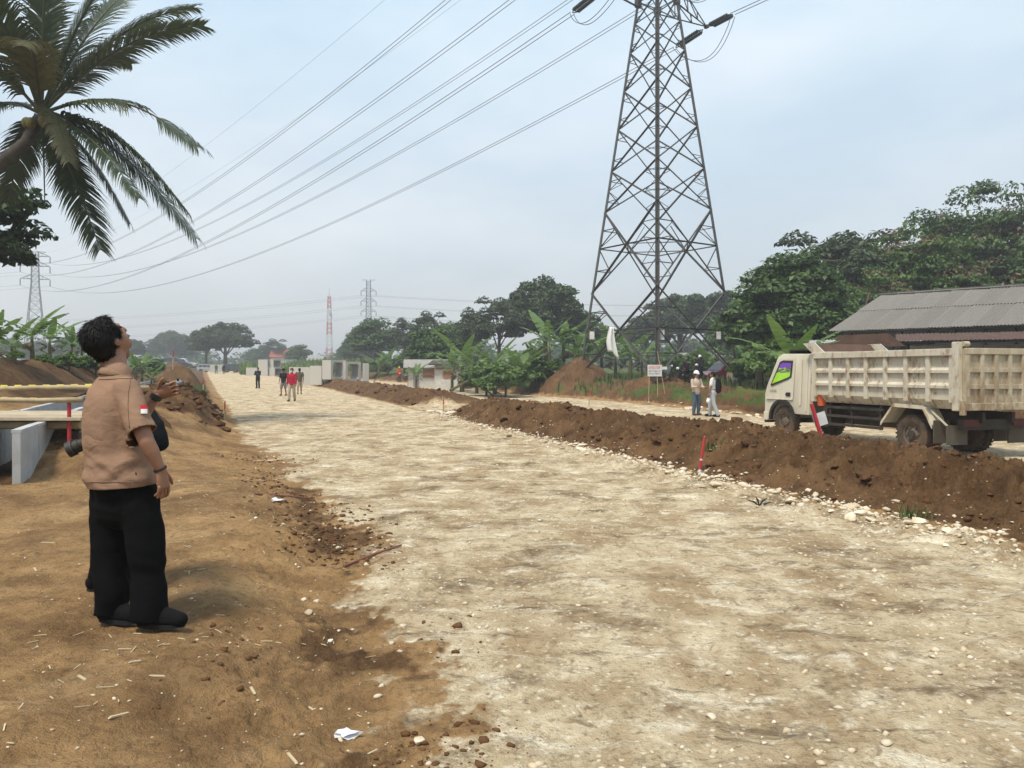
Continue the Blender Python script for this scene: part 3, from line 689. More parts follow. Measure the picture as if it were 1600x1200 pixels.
def crown_mesh(name, seed, rx, ry, rz, n_cl, per, leaf, mat, cz, cl_r=(.22, .4), fill=.5, extra=None, top=.0, shell=.75):
    """crown of many leaf clumps spread over an uneven ellipsoid"""
    r = np.random.default_rng(seed); d = r.normal(size=(n_cl*3, 3)); d /= np.linalg.norm(d, axis=1)[:, None]
    d = d[d[:, 2] > -.55][:n_cl]; n_cl = len(d)
    lump = 1+.22*np.sin(3*d[:, 0]+seed)*np.cos(2.6*d[:, 1]+2*seed)+.12*r.normal(size=n_cl)
    rr = (fill+(1-fill)*r.random(n_cl)**.6)*lump
    cc = d*rr[:, None]*np.array([rx, ry, rz])*.8; cr_ = r.uniform(*cl_r, n_cl)*min(rx, rz)
    k = r.integers(0, n_cl, n_cl*per); e_ = r.normal(size=(len(k), 3)); e_ /= np.linalg.norm(e_, axis=1)[:, None]
    e_[:, 2] = np.abs(e_[:, 2])*.6+e_[:, 2]*.4; q = shell+(1-shell)*r.random(len(k))**.5; q = np.where(r.random(len(k)) < .2, q*1.18, q)
    cent = cc[k]+e_*(cr_[k]*q)[:, None]*np.array([1.08, 1.08, .92])
    nor = e_*.8+np.array([0, 0, .7])+.6*r.normal(size=e_.shape); nor /= np.linalg.norm(nor, axis=1)[:, None]
    size = leaf*r.uniform(.55, 1.4, len(k)); V, F = leaves(cent, nor, size, r, droop=.25); V[:, 2] += cz
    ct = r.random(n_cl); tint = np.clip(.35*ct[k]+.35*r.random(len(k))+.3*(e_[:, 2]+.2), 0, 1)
    if extra is None: return mesh_np(name, V, F, [mat], tint), cc+np.array([0, 0, cz]), cr_
    sel = extra[1](cc[k], e_, ct[k], r); return mesh_np(name, V, F, [mat, extra[0]], tint, sel), cc+np.array([0, 0, cz]), cr_
def trunk_mesh(name, base_r, H, cc, mat, seed, n_limb=9, lean=(0, 0)):
    r = np.random.default_rng(seed); m = MB(); top = Vector((lean[0], lean[1], H*.62))
    pts = [Vector((0, 0, -.4)), Vector((lean[0]*.2, lean[1]*.2, H*.2)), Vector((lean[0]*.6, lean[1]*.6, H*.42)), top]; m.tube(pts, [base_r*1.3, base_r, base_r*.8, base_r*.5], 8)
    for i in r.choice(len(cc), min(n_limb, len(cc)), replace=False):
        e_ = Vector(cc[i]); s_ = lerp(pts[1], top, r.uniform(.25, 1)); mid = lerp(s_, e_, .5)+Vector((r.normal()*.15, r.normal()*.15, .08*H)); m.tube([s_, mid, e_], [base_r*.42, base_r*.25, base_r*.08], 6)
    me = m.mesh(name); me.materials.append(mat); me.polygons.foreach_set('use_smooth', [True]*len(me.polygons)); return me
M_BARK = simple('bark', (.10, .075, .055), .95, 0, .35, 4, bump=.5)
M_LEAFD = leafmat('dark_broad_leaf', [(.009, .024, .007), (.030, .064, .016), (.085, .135, .034)])
M_LEAFM = leafmat('mid_green_leaf', [(.012, .034, .009), (.046, .098, .021), (.115, .180, .045)])
M_LEAFB = leafmat('bright_leaf', [(.020, .048, .010), (.068, .138, .024), (.145, .215, .05)])
M_LEAFG = leafmat('grey_green_leaf', [(.018, .032, .014), (.048, .075, .030), (.10, .138, .06)])
M_POD = leafmat('dry_brown_pod', [(.055, .032, .018), (.11, .062, .035), (.16, .10, .06)], trans=.15)
PROTO = {}
def tree_proto(key, seed, R, H, rz, leaf, mat, n_cl=70, per=150, cl_r=(.2, .36), fill=.45, base_r=.22, extra=None, cz=None):
    cz = cz if cz is not None else H-rz*.85
    cm, cc, _ = crown_mesh('crown', seed, R, R, rz, n_cl, per, leaf, mat, cz, cl_r, fill, extra)
    PROTO[key] = (cm, trunk_mesh('trunk', base_r, H, cc, M_BARK, seed), H)
def tree(key, px, py_top, y, label, cat='tree', group=None, s=None, sx=1., rz=0., name='broadleaf_tree', zb=None):
    """stand a tree y metres off with its top where the photo shows it"""
    cm, tm, H = PROTO[key]; x = wx(px, y); g = gz(x, y) if zb is None else zb; h = wz(py_top, y)-g; k = h/H
    t = thing(name, label, cat, (x, y, g), rz, group); t.scale = (k*sx, k*sx, k)
    link('crown', cm, t); link('trunk', tm, t); return t
pods = (M_POD, lambda cc, e_, ct, r: ((e_[:, 2] > .25) & (ct > .66) & (r.random(len(ct)) < .75)).astype(int))
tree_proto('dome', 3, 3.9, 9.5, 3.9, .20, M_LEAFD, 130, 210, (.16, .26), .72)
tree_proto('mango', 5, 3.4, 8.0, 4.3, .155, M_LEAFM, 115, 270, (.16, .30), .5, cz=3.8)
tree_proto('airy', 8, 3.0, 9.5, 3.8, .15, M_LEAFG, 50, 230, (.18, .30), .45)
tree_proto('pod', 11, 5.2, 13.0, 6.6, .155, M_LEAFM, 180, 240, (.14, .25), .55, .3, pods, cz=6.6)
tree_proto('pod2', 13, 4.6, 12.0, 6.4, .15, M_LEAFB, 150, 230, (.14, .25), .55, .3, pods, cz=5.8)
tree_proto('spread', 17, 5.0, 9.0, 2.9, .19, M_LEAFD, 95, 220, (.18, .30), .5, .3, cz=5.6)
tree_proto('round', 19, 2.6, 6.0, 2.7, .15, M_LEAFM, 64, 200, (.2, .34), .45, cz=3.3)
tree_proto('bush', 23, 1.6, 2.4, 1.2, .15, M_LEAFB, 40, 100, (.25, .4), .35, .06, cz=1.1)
HILL = 'trees massed behind the shed and truck'
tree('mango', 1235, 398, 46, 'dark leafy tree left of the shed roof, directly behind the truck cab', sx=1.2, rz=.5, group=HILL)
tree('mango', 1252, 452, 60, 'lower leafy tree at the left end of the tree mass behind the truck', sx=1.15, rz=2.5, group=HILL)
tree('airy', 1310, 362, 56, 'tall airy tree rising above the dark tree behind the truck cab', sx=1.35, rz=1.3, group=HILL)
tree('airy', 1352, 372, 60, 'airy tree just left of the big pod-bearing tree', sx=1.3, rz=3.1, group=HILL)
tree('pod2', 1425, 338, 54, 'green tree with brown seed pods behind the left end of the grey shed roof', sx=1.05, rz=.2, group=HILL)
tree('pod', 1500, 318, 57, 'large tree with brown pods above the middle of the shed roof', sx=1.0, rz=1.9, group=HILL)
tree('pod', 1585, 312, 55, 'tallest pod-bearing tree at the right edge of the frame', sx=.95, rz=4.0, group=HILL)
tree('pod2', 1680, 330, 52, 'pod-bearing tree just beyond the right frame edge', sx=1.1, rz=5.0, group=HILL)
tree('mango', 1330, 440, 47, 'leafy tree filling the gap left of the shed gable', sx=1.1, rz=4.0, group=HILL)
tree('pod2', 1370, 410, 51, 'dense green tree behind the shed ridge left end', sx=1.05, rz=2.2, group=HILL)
MID = 'trees beyond the haul road'
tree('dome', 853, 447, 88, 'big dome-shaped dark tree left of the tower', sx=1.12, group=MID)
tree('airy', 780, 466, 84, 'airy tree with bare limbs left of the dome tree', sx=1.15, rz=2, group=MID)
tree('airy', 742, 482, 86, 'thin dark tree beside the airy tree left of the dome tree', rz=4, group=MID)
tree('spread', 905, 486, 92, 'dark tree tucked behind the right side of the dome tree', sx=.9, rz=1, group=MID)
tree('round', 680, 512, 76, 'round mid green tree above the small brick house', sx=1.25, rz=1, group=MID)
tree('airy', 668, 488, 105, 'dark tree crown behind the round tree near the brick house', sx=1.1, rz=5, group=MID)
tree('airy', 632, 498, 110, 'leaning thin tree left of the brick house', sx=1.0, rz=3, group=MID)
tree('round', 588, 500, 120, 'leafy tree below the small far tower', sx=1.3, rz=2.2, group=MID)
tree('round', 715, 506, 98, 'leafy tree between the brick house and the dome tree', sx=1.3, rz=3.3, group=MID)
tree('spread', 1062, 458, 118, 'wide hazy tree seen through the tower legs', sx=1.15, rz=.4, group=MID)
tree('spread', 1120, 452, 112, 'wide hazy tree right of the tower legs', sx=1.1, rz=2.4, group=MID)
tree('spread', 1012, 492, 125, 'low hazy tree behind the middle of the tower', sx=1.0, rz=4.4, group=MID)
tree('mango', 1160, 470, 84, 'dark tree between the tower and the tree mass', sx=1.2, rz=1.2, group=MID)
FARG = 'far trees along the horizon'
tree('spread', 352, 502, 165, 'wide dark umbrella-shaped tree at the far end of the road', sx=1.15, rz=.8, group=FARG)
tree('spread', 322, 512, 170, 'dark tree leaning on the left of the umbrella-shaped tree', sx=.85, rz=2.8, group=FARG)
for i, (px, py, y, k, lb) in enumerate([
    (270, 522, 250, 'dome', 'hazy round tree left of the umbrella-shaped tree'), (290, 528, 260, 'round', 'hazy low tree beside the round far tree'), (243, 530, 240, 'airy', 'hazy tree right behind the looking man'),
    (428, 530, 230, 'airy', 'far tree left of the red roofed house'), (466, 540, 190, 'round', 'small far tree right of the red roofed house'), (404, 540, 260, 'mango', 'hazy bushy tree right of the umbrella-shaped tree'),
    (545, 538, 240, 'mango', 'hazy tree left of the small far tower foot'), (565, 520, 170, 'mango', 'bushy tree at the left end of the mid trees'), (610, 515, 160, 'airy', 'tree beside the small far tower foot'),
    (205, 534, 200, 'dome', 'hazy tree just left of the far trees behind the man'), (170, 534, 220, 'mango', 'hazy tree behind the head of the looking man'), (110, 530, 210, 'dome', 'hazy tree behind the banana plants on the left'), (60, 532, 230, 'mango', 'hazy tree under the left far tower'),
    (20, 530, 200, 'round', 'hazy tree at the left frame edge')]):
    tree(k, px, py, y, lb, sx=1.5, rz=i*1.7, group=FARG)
# far wood: reads as one mass along the horizon
def far_wood():
    r = np.random.default_rng(5); Vs = []; Fs = []; T = []; o_ = 0
    for (px0, px1, y, h0, n) in ((-350, 330, 300, 9, 60), (280, 720, 330, 8, 60), (620, 1150, 210, 9, 60), (1080, 2100, 190, 11, 50), (380, 640, 180, 3.5, 46)):
        for i in range(n):
            px = r.uniform(px0, px1); yy = y*r.uniform(.92, 1.15); x = wx(px, yy); h = h0*r.uniform(.55, 1.15); k = 260
            e_ = r.normal(size=(k, 3)); e_ /= np.linalg.norm(e_, axis=1)[:, None]; e_[:, 2] = np.abs(e_[:, 2])
            lump = 1+.25*np.sin(4*e_[:, 0]+i)*np.cos(5*e_[:, 2]+2*i)
            c_ = np.array([x, yy, .2])+e_*np.array([h*.75, h*.6, h])*(lump*r.uniform(.75, 1.05, k))[:, None]
            nn = e_+np.array([0, 0, .5])+.5*r.normal(size=e_.shape); nn /= np.linalg.norm(nn, axis=1)[:, None]
            V, F = leaves(c_, nn, h*.16*r.uniform(.5, 1.3, k), r, 1.5); Vs.append(V); Fs.append(F+o_); o_ += len(V); T.append(np.clip(r.random()*.5+.5*r.random(k), 0, 1))
    return mesh_np('far_wood', np.concatenate(Vs), np.concatenate(Fs), [M_LEAFM], np.concatenate(T))
tag(link('far_wood', far_wood()), 'far hazy belt of trees along the horizon', 'woodland', kind='stuff')
# --- banana plants
M_BAN = leafmat('banana_leaf', [(.060, .120, .025), (.110, .195, .042), (.175, .260, .075)], .35, .4)
M_BANOLD = leafmat('dry_banana_leaf', [(.10, .085, .035), (.17, .13, .06), (.23, .18, .09)], .7, .25)
M_STEM = simple('banana_stem', (.12, .125, .055), .7, 0, .35, 5, dirt=(.10, .065, .035), dirt_amt=.8)
def banana_leaf(seed, L, W, arch, torn):
    r = np.random.default_rng(seed); n = 22; V = []; F = []; mid = []
    for i in range(n+1):
        t = i/n; a = arch*t**1.4; mid.append(np.array([L*(math.sin(a)/max(arch, .3))*1.0 if arch > .05 else 0, 0, L*t*math.cos(a*.72)]))
    side_amp = r.uniform(-.12, .12)
    for i in range(n):
        for s_ in (-1, 1):
            t0, t1 = i/n, (i+1)/n; ws = []
            for t in (t0, t1):
                pet = .14; u = max(0, (t-pet)/(1-pet)); ws.append(W*.5*(math.sin(math.pi*min(1, u**.62*.98))**.7 if u > 0 else 0)+.012)
            sag = r.uniform(.1, .75) if r.random() < torn else .18; cut = .86 if r.random() < torn else 1.0
            a0, a1 = mid[i], mid[i+1]; fwd = (a1-a0)/np.linalg.norm(a1-a0)
            def edge(p, w): return p+np.array([0, s_*w*math.cos(sag), 0])+np.array([-fwd[2], 0, fwd[0]])*(-w*math.sin(sag)*.0)+np.array([0, 0, -w*math.sin(sag)])+fwd*w*.25
            k = len(V); e0 = edge(a0, ws[0]); e1 = edge(lerp(a0, a1, cut), ws[1]); V += [a0, a1, e1, e0]; F.append((k, k+1, k+2, k+3) if s_ > 0 else (k+3, k+2, k+1, k))
    return np.array(V), np.array(F)
BLEAF = []; BOLD = []
for i, (L, W, a, t) in enumerate([(2.3, .62, .45, .2), (2.4, .66, .85, .4), (2.3, .6, 1.3, .6), (2.0, .55, 1.7, .8), (2.1, .6, .65, .7), (1.5, .5, .25, 0)]):
    V, F = banana_leaf(40+i, L, W, a, t); BLEAF.append(mesh_np('leaf', V, F, [M_BAN], np.clip(.5+.25*rng.normal(size=len(F)), 0, 1)))
for i in range(2):
    V, F = banana_leaf(60+i, 1.7, .4, 2.6, 1.); BOLD.append(mesh_np('dry_leaf', V, F, [M_BANOLD], rng.random(len(F))))
stem_m = MB().tube([(0, 0, -.2), (.02, 0, .6), (0, .02, 1.25), (.02, .02, 1.85)], [.15, .125, .095, .06], 9).mesh('stem'); stem_m.materials.append(M_STEM); stem_m.polygons.foreach_set('use_smooth', [True]*len(stem_m.polygons))
def banana(px, y, H, label, group, seed, zb=None, n=9, bare=False):
    r = np.random.default_rng(seed); x = wx(px, y); g = gz(x, y) if zb is None else zb; k = H/3.75
    t = thing('banana_plant', label, 'banana plant', (x, y, g), r.uniform(0, 6.28), group); t.scale = (k, k, k)
    link('stem', stem_m, t); hs = 1.35
    for i in range(n):
        lv = BLEAF[[0, 4, 1, 1, 2, 2, 3, 3, 2][i % 9]]; o = link('leaf', lv, t); o.location = (0, 0, hs+.45-.05*i); s_ = r.uniform(.8, 1.1); o.scale = (s_, s_*r.uniform(.8, 1.1), s_)
        o.rotation_euler = (r.normal()*.1, .15+.055*i+r.normal()*.07, i*2.4+r.normal()*.3)
    o = link('leaf', BLEAF[5], t); o.location = (0, 0, hs+.5); o.rotation_euler = (r.normal()*.05, .06, r.uniform(0, 6))
    for i in range(3):
        o = link('dry_leaf', BOLD[i % 2], t); o.location = (0, 0, hs-.05); o.rotation_euler = (0, .9+.2*r.random(), r.uniform(0, 6.28)); o.scale = (.9, .9, .9)
    return t
GL = 'banana plants on the left'; GM = 'banana plants beyond the haul road'
for i, (px, y, H, lb) in enumerate([
    (-12, 29, 3.6, 'banana plant cut by the left frame edge'), (18, 31, 3.5, 'broad banana plant near the left frame edge, left of the far tower'), (50, 30, 3.7, 'banana plant right in front of the far left tower'), (78, 33, 3.4, 'banana plant with arching leaves left of the looking man'),
    (112, 34, 2.4, 'low bright banana plant touching the man\'s hair on the left'), (128, 37, 2.9, 'banana plant just behind the back of the man\'s head'), (212, 44, 2.7, 'banana plant just right of the man\'s face'), (222, 50, 3.1, 'banana plant right of the man\'s chin, further back'), (236, 56, 3.0, 'dry banana plant with upright leaf right of the man\'s face')]):
    banana(px, y, H*.70, lb, GL, 100+i)
for i, (px, y, H, lb) in enumerate([
    (722, 60, 5.2, 'tall banana plant beside the white brick house'), (706, 62, 3.8, 'banana plant right against the white brick house'), (745, 57, 3.6, 'banana plant leaning right of the white brick house'), (773, 56, 4.4, 'banana plant below the airy tree'), (795, 60, 3.7, 'banana plant left of the dome tree trunk'),
    (815, 55, 3.9, 'banana plant under the left side of the dome tree'), (836, 58, 3.4, 'short banana plant under the dome tree'), (858, 56, 5.2, 'tall upright banana plant under the dome tree'), (880, 57, 4.6, 'banana plant under the right side of the dome tree'), (898, 60, 4.6, 'banana plant left of the tower\'s left leg'),
    (918, 63, 4.4, 'banana plant just behind the tower\'s left leg'), (940, 64, 4.9, 'banana plant behind the white cloth'), (962, 62, 4.2, 'banana plant right of the white cloth'), (985, 66, 5.4, 'tall banana plant left of the near tower leg'), (1003, 62, 3.8, 'banana plant touching the near tower leg'),
    (650, 66, 2.6, 'low banana plant behind the small brick house'), (606, 96, 3.6, 'banana plant left of the brick house'), (592, 94, 3.6, 'banana plant at the left end of the row beyond the road'), (1040, 70, 3.5, 'banana plant right of the near tower leg'), (1108, 70, 3.3, 'bright banana plant beside the red car'), (1142, 68, 3.8, 'banana plant behind the red car'),
    (1158, 68, 3.6, 'banana plant between the red car and the truck'), (1178, 66, 4.0, 'banana plant near the right tower leg')]):
    banana(px, y, H, lb, GM, 200+i)
banana(1238, 28.5, 3.55, 'banana plant standing right above the truck cab', None, 300, zb=.1, n=6)
fb = banana(640, 52, 2.8, 'fallen banana plant lying on the soil bank below the white house', None, 310, n=4); fb.rotation_euler = (0, rad(62), rad(-20)); fb.location.x = wx(706, 52)
# --- bushes
GB = 'bushes along the far bank'
for i, (px, py, y, lb) in enumerate([(590, 560, 98, 'green bush left of the worker in red'), (632, 552, 98, 'green bush behind the worker in red'), (760, 560, 53, 'green bush in front of the banana row'), (790, 566, 50, 'low bush at the foot of the banana row'), (838, 556, 56, 'green bush under the dome tree'),
    (870, 560, 55, 'green bush left of the big soil heap'), (1060, 556, 62, 'bush right of the signboard'), (1090, 545, 72, 'bush left of the grey hut'), (1192, 548, 50, 'bush left of the truck cab'), (1205, 528, 48, 'tall bush just left of the truck cab'), (1222, 525, 41, 'bush behind the truck cab roof'),
    (25, 546, 26, 'low green bush at the left frame edge'), (70, 552, 27, 'low green bush on the left soil bank'), (108, 550, 30, 'green bush behind the back of the man'), (150, 548, 36, 'green bush hidden behind the man'), (232, 556, 60, 'green bush right of the man\'s shoulder'), (1265, 500, 43, 'bush between cab roof and shed')]):
    tree('bush', px, py, y, lb, 'bush', GB, sx=1.2, rz=i, name='leafy_bush')
# bright crop band
M_GRASS = leafmat('grass_blade', [(.035, .060, .012), (.070, .105, .022), (.13, .15, .045)], .6, .3)
M_CROP = leafmat('crop_blade', [(.07, .12, .02), (.12, .19, .035), (.19, .25, .06)], .6, .35)
def blades(name, pts, h, r, w=.02, lean=.35, mat=None):
    N = len(pts); pts = np.asarray(pts); zz = terrain(pts[:, 0], pts[:, 1])[0]; a = r.uniform(0, 6.28, N); H = h*r.uniform(.5, 1.3, N); d = np.stack([np.cos(a), np.sin(a), 0*a], -1); pr = np.stack([-np.sin(a), np.cos(a), 0*a], -1)
    ww = w*r.uniform(.7, 1.4, N); b = np.stack([pts[:, 0], pts[:, 1], zz-.01], -1); ln = lean*r.uniform(.2, 1.4, N)
    m_ = b+d*(H*ln*.35)[:, None]+np.array([0, 0, 1])*(H*.6)[:, None]; t_ = b+d*(H*ln)[:, None]+np.array([0, 0, 1])*(H)[:, None]
    V = np.stack([b-pr*ww[:, None], b+pr*ww[:, None], m_+pr*(ww*.8)[:, None], m_-pr*(ww*.8)[:, None], t_], 1).reshape(-1, 3); i = np.arange(N)[:, None]*5
    F = np.concatenate([np.concatenate([i, i+1, i+2], 1), np.concatenate([i, i+2, i+3], 1), np.concatenate([i+3, i+2, i+4], 1)], 0); tn = r.random(N)
    return mesh_np(name, V, F, [mat or M_GRASS], np.concatenate([tn, tn, tn]))
r = np.random.default_rng(77); pts = []
while len(pts) < 26000:
    n = 4000; y = 19+70*r.random(n)**1.5; px = r.uniform(-40, 1640, n); x = (px-800)/1200*y; g = terrain(x, y)[2+1]
    k = g*(.4+.6*(vnoise(x*1.3, y*1.3, 8) > -.2)) > r.random(n)*.9+.12; pts += list(zip(x[k], y[k]))
pts = np.array(pts[:26000]); near = pts[:, 1] < 45
tag(link('grass', blades('grass', pts[near], .22, r, .012)), 'rough green grass on the banks beside the roads', 'grass', kind='stuff')
tag(link('grass', blades('grass', pts[~near], .45, r, .035)), 'grass on the far ground beyond the roads', 'grass', kind='stuff')
pts = []
for _ in range(9000):
    y = r.uniform(120, 185); px = r.uniform(375, 610); pts.append(((px-800)/1200*y, y))
tag(link('crop', blades('crop', pts, 1.7, r, .12, .5, M_CROP)), 'bright green band of tall crop across the far field', 'crop', kind='stuff')
# weeds on the near banks
for i, (px, y, lb) in enumerate([(1110, 11.9, 'small weed beside the red and white stake on the berm'), (1420, 7.6, 'small weed at the foot of the berm on the right')]):
    x = wx(px, y) if i == 0 else 3.95; pp = [(x+r.normal()*.09, y+r.normal()*.06) for _ in range(46)]
    tag(link('weed', blades('weed', pp, .12, r, .007, .7)), lb, 'weed')
# --- coconut palm
M_FROND = leafmat('palm_leaflet', [(.014, .030, .012), (.032, .055, .020), (.075, .095, .035)], .4, .3)
M_FRONDY = leafmat('yellowing_palm_leaflet', [(.06, .07, .025), (.11, .105, .04), (.17, .14, .06)], .5, .3)
M_PALMT = simple('palm_trunk', (.085, .072, .06), .95, 0, .35, 6, bump=.6); M_NUT = simple('coconut', (.14, .12, .03), .5, 0, .3)
palm = thing('coconut_palm', 'tall coconut palm leaning in from the left edge', 'palm tree', (-17.3, 19.2, gz(-17.3, 19.2)))
HC = Vector((wx(64, 20), 20, wz(178, 20)))-Vector(palm.location)
pts = [Vector((0, 0, -.3)), Vector((.9, .1, 1.6)), Vector((2.1, .35, 3.6)), Vector((3.5, .6, 5.6)), HC-Vector((.35, .05, .75)), HC]
m = MB(); cpts = []; crs = []
for i in range(len(pts)-1):
    for q in range(14):
        cpts.append(lerp(pts[i], pts[i+1], q/14)); crs.append(lerp(.2, .13, (i*14+q)/70)*(1.06 if q % 2 else .97))
m.tube(cpts, crs, 12).build('trunk', M_PALMT, palm, smooth=True)
def frond(tip, up, mat, seed, droop=.3, L_leaf=.85, broken=None, twist=0.):
    """rachis from the crown centre to tip (offset), leaflets on both sides"""
    r = np.random.default_rng(seed); tip = Vector(tip); n = 30; P = []
    for i in range(n+1):
        t = i/n; P.append(tip*t+Vector((0, 0, up*math.sin(math.pi*min(1, t*.9))*(1-.15*t))))
    mb = MB().tube(P, [lerp(.05, .008, i/n) for i in range(n+1)], 6)
    V = [Vector(v) for v in mb.v]; F = [list(f) for f in mb.f]; Vq = []; Fq = []; tn = []
    side0 = tip.cross(Vector((0, 0, 1))).normalized(); K = 88
    for k in range(K):
        t = .13+.87*k/K
        if broken and broken[0] < t < broken[1]: continue
        x_ = t*n; i = min(int(x_), n-1); p = lerp(P[i], P[i+1], x_-i); tg = (P[i+1]-P[i]).normalized()
        for s_ in (-1, 1):
            if r.random() < .05: continue
            L = L_leaf*(math.sin(math.pi*(.12+.80*t))**.55)*r.uniform(.82, 1.1); sd = (side0*math.cos(twist)+tg.cross(side0)*math.sin(twist))*s_
            d0 = (sd*.85+tg*(.55+.5*t)+Vector((0, 0, .12))).normalized(); w_ = .028*r.uniform(.8, 1.25); nr = d0.cross(tg).normalized(); wd = tg*w_
            dr = droop*r.uniform(.6, 1.4); q = [p]; d = d0
            for j in range(3):
                q.append(q[-1]+d*(L/3)); d = (d+Vector((0, 0, -dr*(.5+.5*j)))).normalized()
            b = len(Vq); ws = [w_*.7, w_, w_*.8, .003]
            for j in range(4): Vq += [q[j]-tg*ws[j], q[j]+tg*ws[j]]
            for j in range(3): Fq.append((b+2*j, b+2*j+1, b+2*j+3, b+2*j+2)); tn.append(min(1, max(0, .4+.25*r.normal()+.15*j)))
    me = mesh_np('frond', np.array([tuple(v) for v in Vq]), np.array(Fq), [mat], tn); o = link('frond', me, palm); o.location = HC
    rm = mb.mesh('rachis'); rm.materials.append(M_FRONDY); link('rachis', rm, o); return o
u = 1/60.
def pxv(px, py, dy=0.): return ((px-64)*u*(1+dy/20), dy, (178-py)*u*(1+dy/20))
fr = [ # tip px, py, depth, rise, droop, yellow, broken
    (298, 40, .6, .75, .32, 0, None), (252, -5, 1.5, .8, .4, 0, None), (318, 250, -.2, .95, .75, 0, (.52, .72)), (288, 345, .2, .9, .95, 0, None), (265, 345, -1.2, .55, .9, 0, None), (172, 405, -.4, .35, .38, 0, None),
    (172, 300, -1.6, .7, .6, 1, None), (105, 300, .8, .5, .5, 0, None), (150, -50, 1.8, .5, .35, 0, None), (105, -85, -.8, .6, .3, 0, None), (55, -90, .8, .4, .35, 0, None), (205, -70, 0., .7, .4, 0, None), (5, -60, -1.5, .8, .4, 0, None),
    (-60, 20, .5, .9, .45, 0, None), (-85, 110, -1, .8, .5, 0, None), (-90, 210, .6, .7, .5, 0, None), (-30, 300, 1.2, .5, .5, 0, None), (275, 368, .9, .8, .7, 0, None), (225, 372, -.6, .6, .7, 0, None), (145, 150, -2.6, 1.0, .7, 1, None), (40, 60, -3.0, 1.2, .6, 0, None), (110, 60, 3.0, .9, .4, 0, None)]
for i, (px, py, dy, up_, dr, yl, br_) in enumerate(fr):
    frond(pxv(px, py, dy), up_, M_FRONDY if yl else M_FROND, 500+i, dr, .78+.12*(i % 3), br_, twist=.35*((i % 3)-1))
for i in range(7):
    a = i*.9; MB().sphere(HC+Vector((.32*math.cos(a), .32*math.sin(a), -.28-.06*(i % 2))), (.12, .12, .15), 10, 8).build('coconut', M_NUT, palm, smooth=True)
MB().tube([HC+Vector((.1, -.1, -.2)), HC+Vector((.14, -.1, -1.4)), HC+Vector((.16, -.1, -2.3))], [.03, .02, .012], 6).build('dry_spathe', M_FRONDY, palm)
# --- broadleaf tree peeking in under the palm
PROTO_L = crown_mesh('crown', 31, 1.75, 1.75, 1.8, 46, 150, .13, M_LEAFD, 4.1, (.18, .32), .55)
lt = thing('broadleaf_tree', 'dark broadleaf tree reaching in under the palm at the left edge', 'tree', (-16.0, 22.2, gz(-16.0, 22.2)))
link('crown', PROTO_L[0], lt); link('trunk', trunk_mesh('trunk', .2, 5.2, PROTO_L[1], M_BARK, 3), lt)
# ------------------------------------------------------------------ concrete channel, bridge, shed, houses, culverts
chan = thing('drainage_channel', 'precast concrete drainage channel running along the left of the road', 'channel', (0, 0, 0))
M_PANEL = simple('precast_panel', (.40, .41, .41), .85, 0, .18, 3, bump=.25, dirt=(.22, .21, .19), dirt_amt=.55, dscale=2.)
cd = Vector((-.4167, 1, 0)).normalized(); ca = math.atan2(cd.y, cd.x); PL = 1.2
pm = MB().box((PL/2, 0, .30), (PL-.025, .085, 1.06)); pm.box((PL/2, 0, .815), (PL-.02, .105, .035)); pm = pm.mesh('wall_panel'); pm.materials.append(M_PANEL)
for w, X0 in (('r', CH_R), ('l', CH_L)):
    for i in range(46):
        y0 = 9.0+i*PL*cd.y-(1.0 if w == 'l' and i == 0 else 0)*0; o = link('wall_panel', pm, chan); o.location = (X0-.4167*y0, y0, -.02+rng.normal()*.006); o.rotation_euler = (rng.normal()*.006, 0, ca+rng.normal()*.004)
base = MB()
for i in range(6): 
    y0 = 9.4+i*2; x0 = (CH_R+CH_L)/2-.4167*y0
MB().bar((-6.9, 8.95, .12), (-5.7, 9.15, .10), .09, .07).build('timber_beam', simple('weathered_timber', (.30, .25, .18), .9, 0, .3, 6), chan)
# bamboo footbridge
br = thing('footbridge', 'makeshift plank footbridge with bamboo rails over the drainage channel', 'footbridge', (-6.1, 11.5, .82))
M_PLANK = simple('pale_planks', (.44, .37, .26), .85, 0, .25, 5, dirt=(.26, .19, .12), dirt_amt=.5); M_BAMB = simple('bamboo', (.36, .28, .16), .6, 0, .25, 7); M_REDP = simple('red_painted_post', (.40, .035, .04), .6, 0, .2, 6)
for i in range(6):
    MB().box((-1.9+rng.normal()*.06, -.85+i*.305, .02+rng.normal()*.006), (4.0+rng.uniform(-.1, .1), .29, .045)).build('plank', M_PLANK, br, bevel=.006)
for y_ in (-.8, .75): MB().tube([(-3.9, y_, -.06), (.1, y_, -.07)], .06, 8).build('bearer', M_BAMB, br)
for x_, y_ in ((.0, -.92), (-2.9, -.92), (.0, .92), (-2.9, .92)):
    MB().cyl((x_, y_, -.35), (x_, y_, .29 if y_ < 0 else .4), .026, None, 10).build('post', M_REDP, br)
for y_, z0, z1 in ((-.96, .235, .295), (.96, .40, .42)):
    pts = [(-4+q*.6, y_+.01*math.sin(q), lerp(z0, z1, q/7)+.012*math.sin(q*1.7)) for q in range(8)]; MB().tube(pts, [.034+.004*(q % 2) for q in range(8)], 8).build('handrail', M_BAMB, br, smooth=True)
def stripe_mat():
    n = NT('caution_tape'); s_ = n.n('ShaderNodeSeparateXYZ'); n.l(n.obj(), s_.inputs[0])
    w = n.math('FRACT', n.math('MULTIPLY', n.math('ADD', s_.outputs[0], n.math('MULTIPLY', s_.outputs[2], .8)), 4.2)); c = n.mix(n.math('GREATER_THAN', w, .5), (.015, .015, .013), (.75, .62, .05)); return n.fin(c, .45, 0, .4)
M_TAPE = stripe_mat()
